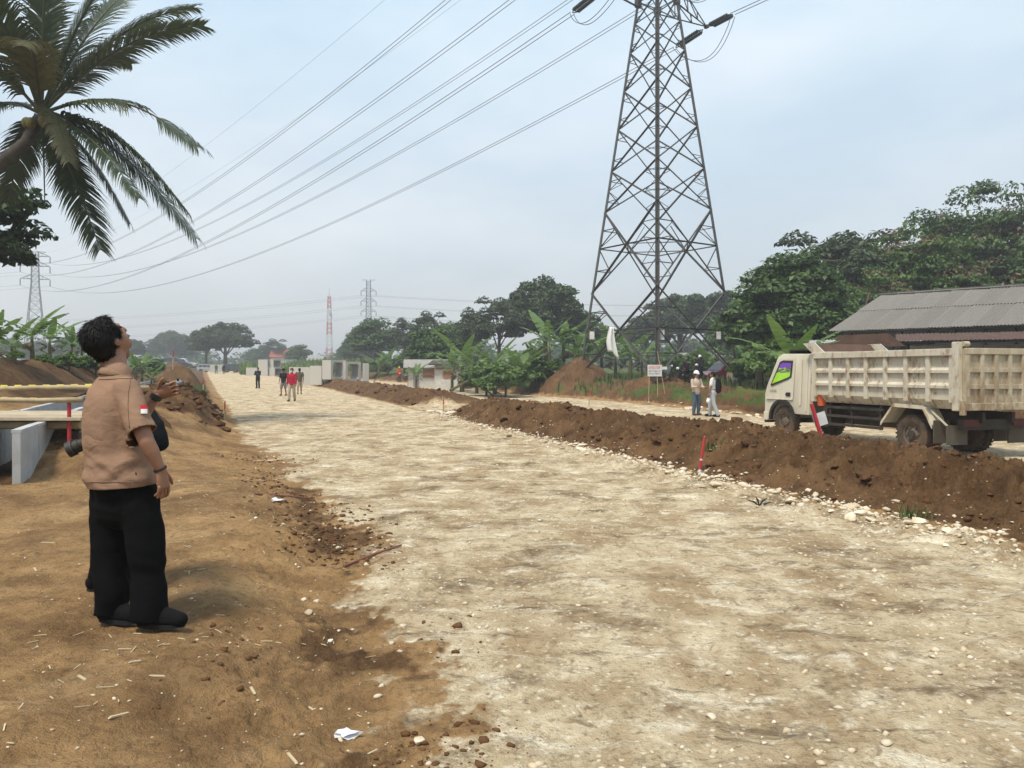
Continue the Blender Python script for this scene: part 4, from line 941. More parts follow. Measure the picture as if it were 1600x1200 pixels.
for nm, a, b, sag, lb in (('t', (-11.5, 13.0, 1.26), (-6.6, 13.2, 1.27), .03, 'upper yellow and black caution tape strung above the footbridge rail'), ('t', (-11.5, 12.9, 1.20), (-6.9, 12.9, 1.02), .05, 'lower slanting yellow and black caution tape behind the footbridge')):
    P = catenary(Vector(a), Vector(b), sag, 24); V = []; F = []
    for p in P: V += [p-Vector((0, 0, .028)), p+Vector((0, .01, .028))]
    F = [(2*i, 2*i+2, 2*i+3, 2*i+1) for i in range(23)]; o = link('caution_tape', mesh_from('caution_tape', V, F), None, M_TAPE); tag(o, lb, 'tape')
# --- big shed on the right
E0 = Vector((15.65, 38.1, 3.5)); ev = Vector((.727, -.687, 0)); nv = Vector((.687, .727, 0)); SPAN, RISE, LEN = 8.0, 2.4, 16.2
shed = thing('shed', 'long shed with grey corrugated sheet roof behind the truck', 'shed', (E0.x, E0.y, 0), math.atan2(ev.y, ev.x))
def sheet_mat():
    n = NT('grey_cement_sheet'); p = n.obj(); c = n.mix(n.noise(p, 3.5, 5, .6), (.17, .16, .145), (.27, .255, .23)); c = n.mix(n.ramp(n.noise(p, 11, 6, .7), (.45, 0.), (.68, .6)), c, (.10, .095, .085)); c = n.mix(n.math('MULTIPLY', n.rnd(), .45), c, (.12, .11, .095)); n.bump(n.noise(p, 14, 4), .3, .01)
    sx = n.n('ShaderNodeSeparateXYZ'); n.l(p, sx.inputs[0]); c = n.mix(n.ramp(sx.outputs[0], (.0, .0), (.88, 0.), (.93, .7), (1., .7)), c, (.30, .285, .26)); return n.fin(c, .95, 0, .1)
M_SHEET = sheet_mat()
M_SHW = simple('grimy_block_wall', (.17, .165, .155), .9, 0, .25, 3); M_DARKW = simple('dark_timber', (.05, .042, .035), .9, 0, .3, 4)
def corr_sheet(w, l, amp, nw, mat, name='roof_sheet'):
    V = []; F = []; k = nw*2
    for i in range(k+1):
        z = amp*(1 if i % 2 else -1)
        for j in range(2): V.append((w*i/k, l*j, z))
    F = [(2*i, 2*i+2, 2*i+3, 2*i+1) for i in range(k)]
    V2 = [(x, y, z-.012) for x, y, z in V]; n = len(V); F += [tuple(q+n for q in reversed(f)) for f in F]; F += [(2*i, 2*i+n, 2*i+2+n, 2*i+2) for i in range(k)]+[(2*i+1, 2*i+3, 2*i+3+n, 2*i+1+n) for i in range(k)]
    me = mesh_from(name, V+V2, F); me.materials.append(mat); return me
sl_ = math.atan2(RISE, SPAN); sL = math.hypot(SPAN, RISE)
sm_ = corr_sheet(.97, sL/2+.12, .022, 7, M_SHEET); nS = int(LEN/.9)
for side in (0, 1):
    for i in range(nS):
        for row in (0, 1):
            o = link('roof_sheet', sm_, shed)
            if side == 0:
                o.location = (i*.9, row*sL/2*math.cos(sl_), 3.5+row*sL/2*math.sin(sl_)+.025*row); o.rotation_euler = (sl_+rng.normal()*.003, rad(1.9), 0)
            else:
                o.location = (i*.9+.97, 2*SPAN-row*sL/2*math.cos(sl_), 3.5+row*sL/2*math.sin(sl_)+.025*row+.012*(i % 2)); o.rotation_euler = (sl_, 0, math.pi)
cap = MB()
cap.bar((-.1, SPAN-.18, 3.5+RISE-.02), (LEN, SPAN-.18, 3.5+RISE-.02), .36, .05); cap.bar((-.1, SPAN+.18, 3.5+RISE-.02), (LEN, SPAN+.18, 3.5+RISE-.02), .36, .05); cap.build('ridge_cap', M_SHEET, shed)
MB().box((LEN/2, .9, 1.55), (LEN-.9, .15, 3.7)).build('wall', M_SHW, shed); MB().box((LEN/2, 2*SPAN-.9, 1.6), (LEN-.9, .15, 3.6)).build('wall', M_SHW, shed)
gw = MB(); gw.prism([(.9, -.3), (2*SPAN-.9, -.3), (2*SPAN-.9, 3.6), (SPAN, 5.75), (.9, 3.6)], 0, .12); gw.xform(Matrix.Translation((.55, 0, 0)) @ Matrix.Rotation(math.pi/2, 4, 'Z')); gw.build('gable_wall', M_SHW, shed)
for i in range(14): MB().box((.9+i*1.15, .80, 2.6), (.07, .07, 1.6)).build('wall_post', M_DARKW, shed)
MB().bar((0, .1, 3.44), (LEN, .1, 3.44), .06, .12).build('eave_beam', M_DARKW, shed)
# lean-tos in front of the shed
M_RUST = simple('rusty_sheet', (.115, .065, .045), .85, .1, .35, 2.5, bump=.2, dirt=(.05, .035, .03), dirt_amt=.7, dscale=4.); M_TIN = simple('dull_tin_sheet', (.42, .42, .41), .6, .3, .15, 3, dirt=(.24, .19, .15), dirt_amt=.5)
def leanto(name, label, corner, direction, length, depth, z0, z1, mat, sw=.8):
    d = Vector(direction).normalized(); t = thing(name, label, 'lean-to', (corner[0], corner[1], 0), math.atan2(d.y, d.x)); L = math.hypot(depth, z1-z0); me = corr_sheet(sw+.05, L, .02, 6, mat)
    for i in range(int(length/sw)):
        o = link('roof_sheet', me, t); o.location = (i*sw, 0, z0+.01*(i % 2)); o.rotation_euler = (math.atan2(z1-z0, depth), 0, 0)
    for x_ in np.arange(.3, length, 2.1):
        for y_ in (.25, depth-.3): MB().box((x_, y_, (z0-.1+(z1-z0)*y_/depth)/2-.1), (.09, .09, z0+.0+(z1-z0)*y_/depth)).build('post', M_DARKW, t)
    MB().bar((0, .15, z0-.06), (length, .15, z0-.06), .06, .1).build('beam', M_DARKW, t); return t
leanto('lean_to', 'rusty brown sheet lean-to roof between truck body and grey shed', (wx(1400, 31), 31.0), (.85, -.42, 0), 9.5, 3.6, 2.72, 3.15, M_RUST)
leanto('lean_to', 'pale tin lean-to roof behind the truck cab', (wx(1262, 35), 35), (.93, -.30, 0), 5.2, 2.4, 2.78, 3.0, M_TIN)
ws = thing('wall_sheet', 'stack of white sheeting under the lean-to behind the truck body', 'sheeting', (wx(1440, 33), 33, 0), -.4)
for i in range(5): MB().box((i*.92, 0, 2.0), (.9, .04, 1.2)).build('panel', M_WHITE, ws)
rp = thing('rusty_roof_panel', 'folded rusty roof panel just behind the dump body front', 'roof panel', (wx(1300, 30), 30, 0), -.3)
MB().prism([(0, 2.45), (2.6, 2.45), (2.0, 2.95), (.25, 2.9)], 0, .06).build('sheet', M_RUST, rp); MB().box((.4, .1, 1.2), (.08, .08, 2.6)).build('post', M_DARKW, rp); MB().box((2.2, .1, 1.2), (.08, .08, 2.6)).build('post', M_DARKW, rp)
# utility pole leaning in front of the trees
up_ = thing('utility_pole', 'leaning wooden pole in front of the trees left of the shed roof', 'pole', (wx(1338, 43), 43, .3)); MB().tube([(0, 0, 0), (.25, 0, 4), (.75, 0, 5.6)], [.09, .075, .06], 8).build('shaft', M_BARK, up_)
pa = thing('wooden_crossbeam', 'broken wooden crossbeam caught in the tree crowns', 'beam', (wx(1290, 45), 45, wz(408, 45))); MB().bar((-.9, 0, .12), (.7, 0, .0), .09, .07).build('beam', M_BARK, pa); MB().bar((-.5, .05, -.22), (.7, .0, .08), .07, .06).build('beam', M_BARK, pa)
# --- small houses
M_PLAST = simple('white_plaster', (.58, .57, .53), .9, 0, .15, 4, dirt=(.33, .29, .24), dirt_amt=.5); M_BRK = simple('orange_brickwork', (.32, .14, .075), .9, 0, .3, 9); M_ROOFG = simple('grey_roof_tile', (.26, .245, .225), .9, 0, .3, 5); M_GLASSD = simple('dark_opening', (.02, .02, .022), .4, 0, .2)
M_ROOFR = simple('red_tile', (.28, .085, .055), .85, 0, .25, 5); M_DOOR = simple('grey_door', (.23, .21, .19), .8)
def house(label, px, y, w, d, h, rise, wall, roof, rz=0., openings=(), zb=None, over=.45):
    x = wx(px, y); g = (gz(x, y) if zb is None else zb); t = thing('small_house', label, 'house', (x, y, g), rz)
    m = MB(); m.prism([(-w/2, -.4), (w/2, -.4), (w/2, h), (-w/2, h)], -d/2, d/2); m.build('wall', wall, t)
    for s_ in (-1, 1):
        m = MB(); a = math.atan2(rise, d/2+over); m.box((0, s_*(d/2+over)/2, h+rise/2-.0), (w+2*over, math.hypot(d/2+over, rise)+.05, .08), R=Matrix.Rotation(-s_*a, 3, 'X')); m.build('roof_slope', roof, t)
    for s_ in (-1, 1):
        m = MB(); m.v = [(s_*w/2, -d/2, h), (s_*w/2, d/2, h), (s_*w/2, 0, h+rise*.86), (s_*(w/2-.1), -d/2, h), (s_*(w/2-.1), d/2, h), (s_*(w/2-.1), 0, h+rise*.86)]; m.f = [(0, 1, 2), (5, 4, 3), (0, 3, 4, 1), (1, 4, 5, 2), (2, 5, 3, 0)]; m.build('gable', wall, t)
    for (nm, cx, cz, ow, oh, mt) in openings: MB().box((cx, -d/2-.02, cz), (ow, .08, oh)).build(nm, mt, t)
    return t
house('small white and brick house with grey roof beyond the haul road', 667, 72, 3.4, 3.0, 1.75, .75, M_PLAST, M_ROOFG, .12, (('brick_panel', .35, 1.25, 1.5, .8, M_BRK), ('door', -1.0, .8, .5, 1.6, M_DOOR), ('brick_panel', 1.3, 1.0, .4, .7, M_BRK)))
house('white house with orange brick window beside the tall banana plant', 703, 67, 2.2, 2.6, 2.1, .35, M_PLAST, M_DARKW, -.1, (('window', .1, 1.25, .95, .6, M_BRK), ('wall_band', 0, 1.75, 2.0, .12, M_BRK)))
house('grey hut with low sheet roof behind the red car', 1100, 78, 4.6, 3.5, 1.9, .5, simple('grey_render', (.28, .27, .26), .9, 0, .2, 3), M_ROOFG, .25, (('window', .9, 1.1, .4, .3, M_GLASSD),))
house('far house with red tiled roof on the horizon', 451, 230, 9, 7, 4.2, 2.4, M_PLAST, M_ROOFR, .1, (('window', -2, 2.4, 1, 1, M_GLASSD), ('window', 2, 2.4, 1, 1, M_GLASSD)), zb=1.4)
house('far pale house partly hidden behind the far trees', 487, 260, 8, 7, 3.6, 1.6, M_PLAST, M_ROOFG, .0, (('window', -1, 2.0, 1, 1, M_GLASSD),), zb=1.4)
# --- box culverts
M_CULV = simple('new_concrete', (.46, .445, .405), .9, 0, .12, 3, bump=.2, dirt=(.30, .28, .24), dirt_amt=.4)
def culvert_mesh(w, d, h, t=.16):
    m = MB(); 
    m.box((-w/2+t/2, 0, h/2), (t, d, h)); m.box((w/2-t/2, 0, h/2), (t, d, h)); m.box((0, 0, t/2), (w-2*t, d-.006, t)); m.box((0, 0, h-t/2), (w-2*t, d-.006, t))
    for sx in (-1, 1):
        for sz in (0, 1):
            c_ = .16; z0 = t if sz == 0 else h-t; dz = c_ if sz == 0 else -c_; x0 = sx*(w/2-t)
            m.prism([(x0, z0), (x0-sx*c_, z0), (x0, z0+dz)], -d/2+.004, d/2-.004)
    me = m.mesh('culvert'); me.materials.append(M_CULV); return me
cm1 = culvert_mesh(1.5, 1.35, 1.65, .2)
GC = 'box culverts waiting on the berm'
for px, y, rz, lb in ((468, 76, 1.2, 'leftmost concrete box culvert in the row beside the road'), (487, 71, 1.25, 'concrete box culvert behind the man in the olive shirt'), (503, 67, 1.05, 'concrete box culvert turned edge-on in the middle of the row'), (522, 66, .8, 'concrete box culvert with dark opening in the middle of the row'), (546, 66.5, .72, 'concrete box culvert with grey opening at the right end of the row')):
    x = wx(px, y); o = link('box_culvert', cm1, None); o.location = (x, y, gz(x, y)-.04); o.rotation_euler = (0, 0, rz); tag(o, lb, 'box culvert', GC)
o = MB().box((0, 0, .8), (.42, .9, 1.65)).build('concrete_slab', M_CULV, None, bevel=.02); x = wx(571.5, 65); o.location = (x, 65, gz(x, 65)-.05); o.rotation_euler = (0, 0, .3); tag(o, 'single upright concrete slab standing right of the culvert row', 'concrete slab')
cm2 = culvert_mesh(1.9, 1.6, 1.2, .14)
for px, y, z_, lb in ((417, 112, 0, 'lower left concrete culvert of the far stack'), (428, 112, 0, 'lower right concrete culvert of the far stack'), (417, 112, 1.2, 'upper left concrete culvert of the far stack'), (426, 112.3, 1.2, 'upper right concrete culvert of the far stack'), (398, 114, 0, 'far concrete culvert left of the stack'), (407, 113, 0, 'far concrete culvert touching the stack on the left')):
    x = wx(px, y); o = link('box_culvert', cm2, None); o.location = (x, y, gz(x, y)-.03+z_); o.rotation_euler = (0, 0, 1.25); tag(o, lb, 'box culvert', 'far stacked culverts')
fe = thing('site_fence', 'grey panel site fence across the far end of the road', 'fence', (wx(343, 160), 160, gz(wx(343, 160), 160)))
for i in range(4): MB().box((-1.5+i*1.0-.0, 0, .8), (.96, .06, 1.7)).build('fence_panel', M_CULV, fe)
# --- signboard before the tower
sg = thing('signboard', 'white warning signboard with red and blue lettering on bamboo legs', 'sign', (wx(1023, 40), 40, gz(wx(1023, 40), 40)), .0)
z0 = wz(582, 40)-sg.location.z
MB().box((0, 0, z0+.1), (.74, .03, .60)).build('board', M_WHITE, sg)
for x_, l_ in ((-.32, .06), (.16, -.02)): MB().tube([(x_, .03, -.3), (x_+l_, .03, z0+.3)], .022, 6).build('leg', M_BAMB, sg)
MB().tube([(.55, .06, .3), (.15, .04, z0+1.1)], .022, 6).build('prop', M_BAMB, sg); MB().box((.50, -.01, z0+.23), (.28, .02, .15)).build('name_plate', M_WHITE, sg)
def text(body, size, loc, mat, parent, name='lettering', rot=(rad(90), 0, 0), extr=.002, space=1.):
    c_ = bpy.data.curves.new(name, 'FONT'); c_.body = body; c_.size = size; c_.extrude = extr; c_.align_x = 'CENTER'; c_.align_y = 'CENTER'; c_.space_character = space
    t = bpy.data.objects.new(name, c_); C.objects.link(t); dg = bpy.context.evaluated_depsgraph_get(); me = bpy.data.meshes.new_from_object(t.evaluated_get(dg)); bpy.data.objects.remove(t)
    me.materials.clear(); me.materials.append(mat); o = link(name, me, parent); o.location = loc; o.rotation_euler = rot; return o
M_REDT = simple('red_lettering', (.55, .02, .05), .6, 0, .05); M_BLUT = simple('dark_blue_lettering', (.02, .04, .12), .6, 0, .05)
# the lettering is too small and blurred in the photo to be read: strokes of the same size and colour
rs = np.random.default_rng(4)
for zc, hh, mt, x0, x1 in ((z0+.26, .13, M_REDT, -.31, .30), (z0+.07, .075, M_BLUT, -.30, .32), (z0-.06, .075, M_BLUT, -.28, .30)):
    m = MB(); x_ = x0
    while x_ < x1:
        w_ = hh*rs.uniform(.25, .5); k_ = rs.integers(3)
        m.box((x_+w_*.15, -.018, zc), (w_*.28, .004, hh))
        if k_ != 0: m.box((x_+w_*.55, -.0185, zc+hh*.4*(1 if k_ == 1 else -1)), (w_*.6, .004, hh*.2))
        if k_ == 2: m.box((x_+w_*.85, -.018, zc), (w_*.28, .004, hh))
        x_ += w_*1.35+(hh*.4 if rs.random() < .15 else 0)
    m.build('lettering', mt, sg)
# --- survey stakes
M_WOODS = simple('stake_wood', (.38, .30, .19), .8, 0, .2)
def stake(label, base, top, r=.022, red=.72, name='survey_stake'):
    t = thing(name, label, 'stake', base); a = Vector((0, 0, -.15)); b = Vector(top)-Vector(base)
    MB().tube([a, lerp(a, b, 1-red)], r, 8).build('lower_shaft', M_PALE if red > .5 else M_WOODS, t); MB().tube([lerp(a, b, 1-red), b], [r*1.02, r*.9], 8).build('red_shaft', M_REDP, t)
    if red > .5: MB().tube([lerp(a, b, 1-red-.06), lerp(a, b, 1-red-.02)], r*1.15, 8).build('white_band', M_WHITE, t); MB().tube([lerp(a, b, 1-red+.18), lerp(a, b, 1-red+.21)], r*1.12, 8).build('white_band', M_WHITE, t)
    return t
bx = wx(1090, 10.8); stake('red and white survey stake at the foot of the soil berm', (bx, 10.8, gz(bx, 10.8)), (wx(1101, 10.8), 10.8, wz(682, 10.8)), .02, .66)
bx = wx(1289, 12.9); st = stake('leaning dark red stake with white paper on the berm before the truck', (bx, 12.9, gz(bx, 12.9)), (wx(1268, 12.9), 12.9, wz(631, 12.9)), .036, .97)
MB().box((-.07, .03, .36), (.22, .01, .22), R=Matrix.Rotation(rad(-17), 3, 'Y')).build('paper', M_WHITE, st)
for px, py, y, h, lb in ((350, 660, 21.8, .6, 'thin wooden stake at the left road edge below the clods'), (317, 612, 38, .75, 'reddish wooden stake on the grassy left verge'), (637, 605, 50, .8, 'wooden stake beside the haul road, left of centre'), (692, 640, 26.8, .5, 'short reddish stake at the tip of the long berm'), (920, 625, 38, .7, 'thin stake at the haul road edge below the tower'), (270, 590, 44, 1.1, 'white stake beside the left channel')):
    x = wx(px, y); g = gz(x, y); stake(lb, (x, y, g), (x+.03, y, g+h), .02 if y < 30 else .03, .3)
# --- litter on the near ground
M_STICK = simple('reddish_stick', (.20, .09, .06), .8, 0, .3); M_STRAW = simple('dry_straw', (.46, .38, .24), .9, 0, .3)
def stick(label, a, b, r, mat, bend=.0):
    A = Vector((*a, gz(*a)+r)); B = Vector((*b, gz(*b)+r)); mid = (A+B)/2+Vector((0, bend, .005)); t = thing('stick', label, 'stick', A); MB().tube([A-A, mid-A, B-A], [r, r*.9, r*.6], 7).build('shaft', mat, t)
def at(px, py, z=.0): y = (CAM_H-z)*1200/(py-580); return (wx(px, y), y)
stick('long reddish stick lying across the road edge', at(537, 873, .05), at(627, 855), .012, M_STICK, .02); stick('thin dark twig on the brown earth left of the road', at(398, 783, .1), at(490, 773, .05), .012, M_STICK)
for i, (px, py, l, a, lb) in enumerate([(537, 691, .12, .3, ''), (75, 858, .14, .1, 'pale splinter lying left of the standing man'), (55, 897, .12, -.9, 'thin straw left of the standing man\'s shoes'), (245, 1064, .10, .1, 'pale wood chip below the standing man'), (128, 1066, .09, -.6, 'small straw on the earth at lower left'), (212, 1046, .07, .6, 'tiny pale splinter right below the shoes'), (490, 1060, .12, -.7, 'curved straw at the lower road edge'), (395, 1068, .10, -1., 'yellow straw at lower centre left'), (190, 1120, .12, .8, 'straw near the bottom left corner'), (455, 1145, .15, -.9, 'dry straw near the bottom edge')]):
    if not lb: continue
    p = at(px, py, .12); g = gz(*p); o = MB().prism([(-l*.42, 0), (l*.36, .001), (l*.30, .006), (-l*.33, .007)], -.006, .005).build('wood_chip', M_STRAW); o.location = (p[0], p[1], g); o.rotation_euler = (0, .05, a); tag(o, lb, 'wood chip')
M_BAG = simple('crumpled_plastic', (.60, .62, .66), .35, 0, .15, 8, spec=.5)
for px, py, s_, lb in ((432, 792, .06, 'crumpled pale plastic litter beside the road edge'), (538, 1114, .05, 'flat pinkish plastic scrap at the lower road edge')):
    p = at(px, py, .07); m_ = rock_mesh('plastic_litter', int(px), M_BAG, 3.5, 2); o = link('plastic_litter', m_); o.location = (p[0], p[1], gz(*p)+s_*.25); o.scale = (s_*1.4, s_*.7, s_*.4); tag(o, lb, 'litter')
p = at(1186, 792); tw = thing('leafy_sprig', 'small dark sprig lying on the limestone near the berm', 'sprig', (p[0], p[1], gz(*p)))
for a in (-.9, -.2, .6, 1.2): MB().tube([(0, 0, 0), (.07*math.sin(a), 0, .07*math.cos(a)), (.15*math.sin(a*1.3), .02, .11*math.cos(a))], [.006, .012, .002], 5).build('leaf', M_INS, tw)

# straw and splinters strewn over the earth
def straw_litter(n=420):
    r = np.random.default_rng(9); m = MB()
    y = 2.5+8*r.random(n)**1.5; x = np.array([float(xl(q)) for q in y])-np.abs(r.normal(0, 1.5, n)); k = vnoise(x*.9, y*.9, 41) > -.15; x, y = x[k], y[k]; z = terrain(x, y)[0]
    for i in range(len(x)):
        a = r.uniform(0, 6.28); l = r.uniform(.015, .07); d = Vector((math.cos(a), math.sin(a), r.normal()*.12))*l; p = Vector((x[i], y[i], z[i]+.006)); m.bar(p-d/2, p+d/2, r.uniform(.002, .006), .003)
    return tag(m.build('straw_litter', M_STRAW), 'bits of straw and splinters strewn over the brown earth', 'straw', kind='stuff')
straw_litter()
# ------------------------------------------------------------------ dump truck
def paint(name, col, rust=(.20, .095, .035), amt=.0, lo=None, chips=0.):
    """vehicle paint with grime; rust runs where lo gives a height band"""
    n = NT(name); p = n.obj(); c = n.mix(n.noise(p, 2.2, 5, .6), tuple(x*.86 for x in col), tuple(min(1, x*1.08) for x in col))
    c = n.mix(n.ramp(n.noise(n.mapv(p, (1, 1, .25)), 3.5, 6, .65), (.46, 0.), (.74, .5)), c, tuple(x*y for x, y in zip(col, (.72, .66, .52))))
    if amt:
        f = n.ramp(n.noise(n.mapv(p, (1.3, 1.3, .5)), 4.5, 7, .72), (.60-.16*amt, 0.), (.72-.1*amt, .85))
        if lo is not None:
            s_ = n.n('ShaderNodeSeparateXYZ'); n.l(p, s_.inputs[0]); band = n.ramp(n.math('DIVIDE', n.math('SUBTRACT', s_.outputs[2], lo[0]), lo[1]-lo[0]), (0., 1.), (1., .12)); f = n.math('MULTIPLY', f, band)
        c = n.mix(f, c, rust)
    if chips: c = n.mix(n.ramp(n.noise(p, 17, 4, .75), (.66, 0.), (.69, chips)), c, (.035, .022, .015))
    return n.fin(c, .5, 0, .4)
M_CREAM = paint('cream_truck_paint', (.60, .555, .45)); M_BODY = paint('cream_dump_body_paint', (.56, .515, .415), amt=.55, chips=.85); M_GATE = paint('stained_tailgate_paint', (.50, .445, .33), (.16, .085, .032), 1.5, (.9, 2.5), 1.)
M_BLK = simple('black_plastic', (.018, .018, .018), .55, 0, .25, 5, dirt=(.07, .055, .04), dirt_amt=.4); M_CHAS = simple('dirty_chassis', (.030, .027, .024), .8, 0, .3, 4, dirt=(.085, .062, .042), dirt_amt=.6)
M_TYRE = simple('muddy_tyre', (.055, .042, .032), .95, 0, .3, 6, dirt=(.15, .095, .055), dirt_amt=.85); M_RIM = simple('muddy_rim', (.13, .105, .08), .8, .1, .3, 8, dirt=(.15, .095, .055), dirt_amt=.6)
M_FLAP = simple('muddy_rubber_flap', (.085, .072, .055), .9, 0, .2, 5); M_ORANGE = simple('orange_bucket', (.55, .12, .03), .6, 0, .12, 4)
def purple_glass():
    n = NT('purple_green_side_window'); p = n.obj(); s_ = n.n('ShaderNodeSeparateXYZ'); n.l(p, s_.inputs[0]); z = n.math('ADD', s_.outputs[2], n.math('MULTIPLY', n.math('SUBTRACT', n.noise(p, 5, 3), .5), .16))  # pane coloured in uneven bands: purple on top, mottled green below
    g = n.mix(n.noise(n.mapv(p, (1.5, 1, 5)), 4, 3), (.12, .62, .03), (.55, .62, .03)); d = n.mix(n.ramp(n.noise(n.mapv(p, (1, 1, 4)), 6, 4), (.45, 0.), (.6, 1.)), (.05, .05, .07), (.28, .42, .06))
    c = n.mix(n.math('GREATER_THAN', z, 1.66), g, d); c = n.mix(n.math('GREATER_THAN', z, 1.80), c, n.mix(n.ramp(n.noise(p, 4), (.5, 0.), (.52, 1.)), (.16, .035, .42), (.10, .03, .27))); return n.fin(c, .12, 0, .5)
M_WINP = purple_glass(); M_WIN = simple('dark_window_glass', (.022, .025, .028), .08, 0, .1, 2, spec=.6)
truck = thing('dump_truck', 'cream six-wheel dump truck with ribbed rust-stained body on the haul road', 'truck', (9.45, 14.9, -.2), math.atan2(.953, -.304))
truck.location.z = -.2
# cab, forward +X, left side +Y; outline (x, z)
CABP = [(4.42, .62), (4.42, 2.06), (4.55, 2.13), (5.55, 2.15), (5.72, 2.08), (6.10, 1.30), (6.17, 1.10), (6.19, .50), (6.15, .42), (5.98, .42), (5.93, .62), (5.84, .80), (5.66, .93), (5.42, .95), (5.20, .90), (5.05, .78), (4.98, .62)]
def tumble(o, z0=1.25, k=.11):
    for v in o.data.vertices:
        if v.co.z > z0: v.co.y *= 1-k*(v.co.z-z0)
cab = MB().prism(CABP, -.86, .86).build('cab', M_CREAM, truck, bevel=.035); tumble(cab); cab.data.polygons.foreach_set('use_smooth', [True]*len(cab.data.polygons)); cab.data.set_sharp_from_angle(angle=rad(35))
def side_panel(prof, name, mat, parent, off=.0, th=.012, side=1, sub=None):
    y0 = (.86+off)*side; m = MB().prism(prof, y0, y0+th*side); o = m.build(name, mat, parent, bevel=.004 if th > .006 else 0); tumble(o); return o
for s_ in (1, -1):
    d = side_panel([(5.02, .98), (5.0, 2.03), (5.52, 2.05), (5.66, 2.0), (6.02, 1.26), (6.08, 1.02), (6.09, .98)], 'door', M_CREAM, truck, .002, .012, s_)
    side_panel([(5.10, 1.56), (5.08, 1.97), (5.48, 1.98), (5.60, 1.94), (5.92, 1.32), (5.85, 1.32), (5.22, 1.50)], 'window_frame', M_BLK, d, .016, .006, s_)
    side_panel([(5.15, 1.575), (5.13, 1.90), (5.47, 1.92), (5.56, 1.88), (5.85, 1.37), (5.24, 1.535)], 'window', M_WINP if s_ > 0 else M_WIN, d, .024, .004, s_)
    side_panel([(5.10, 1.06), (5.10, 1.16), (5.26, 1.16), (5.30, 1.10), (5.26, 1.06)], 'door_handle', M_BLK, d, .016, .01, s_)
    side_panel([(5.04, .968), (5.04, .985), (6.1, .985), (6.1, .968)], 'trim_line', M_CREAM, d, .016, .012, s_)
    side_panel([(4.5, .70), (4.5, 2.0), (4.56, 2.0), (4.56, .70)], 'cab_rib', M_CREAM, truck, .002, .014, s_); side_panel([(4.72, .85), (4.72, 2.0), (4.78, 2.0), (4.78, .85)], 'cab_rib', M_CREAM, truck, .002, .014, s_)
    arch = []
    for a in np.linspace(rad(-5), rad(185), 16): arch.append((5.45+.53*math.cos(a), .47+.51*math.sin(a)))
    for a in np.linspace(rad(185), rad(-5), 16): arch.append((5.45+.45*math.cos(a), .47+.43*math.sin(a)))
    m = MB(); n_ = 16
    for i in range(n_-1):
        m.prism([arch[i], arch[i+1], arch[31-i-1], arch[31-i]], .80*s_, .885*s_)
    m.build('wheel_arch', M_BLK, truck)
    MB().bar((6.02, .9*s_, 1.55), (6.10, 1.08*s_, 1.6), .025).build('mirror_arm', M_BLK, truck); MB().box((6.10, 1.10*s_, 1.55), (.07, .17, .34)).build('mirror', M_BLK, truck, bevel=.02)
    MB().box((6.2, .66*s_, .72), (.04, .28, .16)).build('headlight', simple('headlight_lens', (.6, .6, .58), .2, 0, .1, spec=.6) if s_ > 0 else M_WHITE, truck, bevel=.01)
text('CANTER', .075, (5.80, .8795, 1.19), simple('grey_badge', (.25, .24, .22), .5), truck, 'badge', (rad(90), 0, math.pi), .002)
MB().prism([(5.76, 2.02), (6.08, 1.36), (6.10, 1.37), (5.78, 2.04)], -.72, .72).build('windscreen', M_WIN, truck); MB().box((6.14, 0, .52), (.16, 1.74, .24)).build('bumper', M_CREAM, truck, bevel=.03); MB().box((6.15, 0, .38), (.1, 1.70, .08)).build('bumper_lip', M_BLK, truck)
MB().box((6.19, 0, .86), (.03, 1.0, .14)).build('grille', M_BLK, truck)
rk = MB(); rk.box((4.95, 0, 2.235), (.95, 1.3, .035)); rk.box((5.42, 0, 2.19), (.04, 1.3, .07)); rk.box((4.5, 0, 2.19), (.04, 1.3, .07)); rk.build('roof_rack', M_BLK, truck)
# chassis
MB().box((2.75, .38, .80), (5.5, .08, .2)).build('chassis_rail', M_CHAS, truck); MB().box((2.75, -.38, .80), (5.5, .08, .2)).build('chassis_rail', M_CHAS, truck)
MB().box((4.2, .0, .72), (.55, 1.5, .55)).build('engine_bay', M_CHAS, truck, bevel=.05); MB().box((3.98, .62, .62), (.34, .4, .5)).build('battery_box', M_CHAS, truck, bevel=.03); MB().cyl((2.6, -.66, .62), (3.7, -.66, .62), .24, None, 18).build('fuel_tank', M_CHAS, truck); MB().box((2.9, .1, .6), (1.7, .5, .3)).build('gearbox', M_CHAS, truck)
for z in (.46, .66, .86): MB().box((2.92, .86, z), (1.75, .03, .06)).build('side_guard_rail', M_CHAS, truck)
for x_ in (2.15, 3.0, 3.7): MB().box((x_, .82, .68), (.05, .04, .52)).build('side_guard_post', M_CHAS, truck)
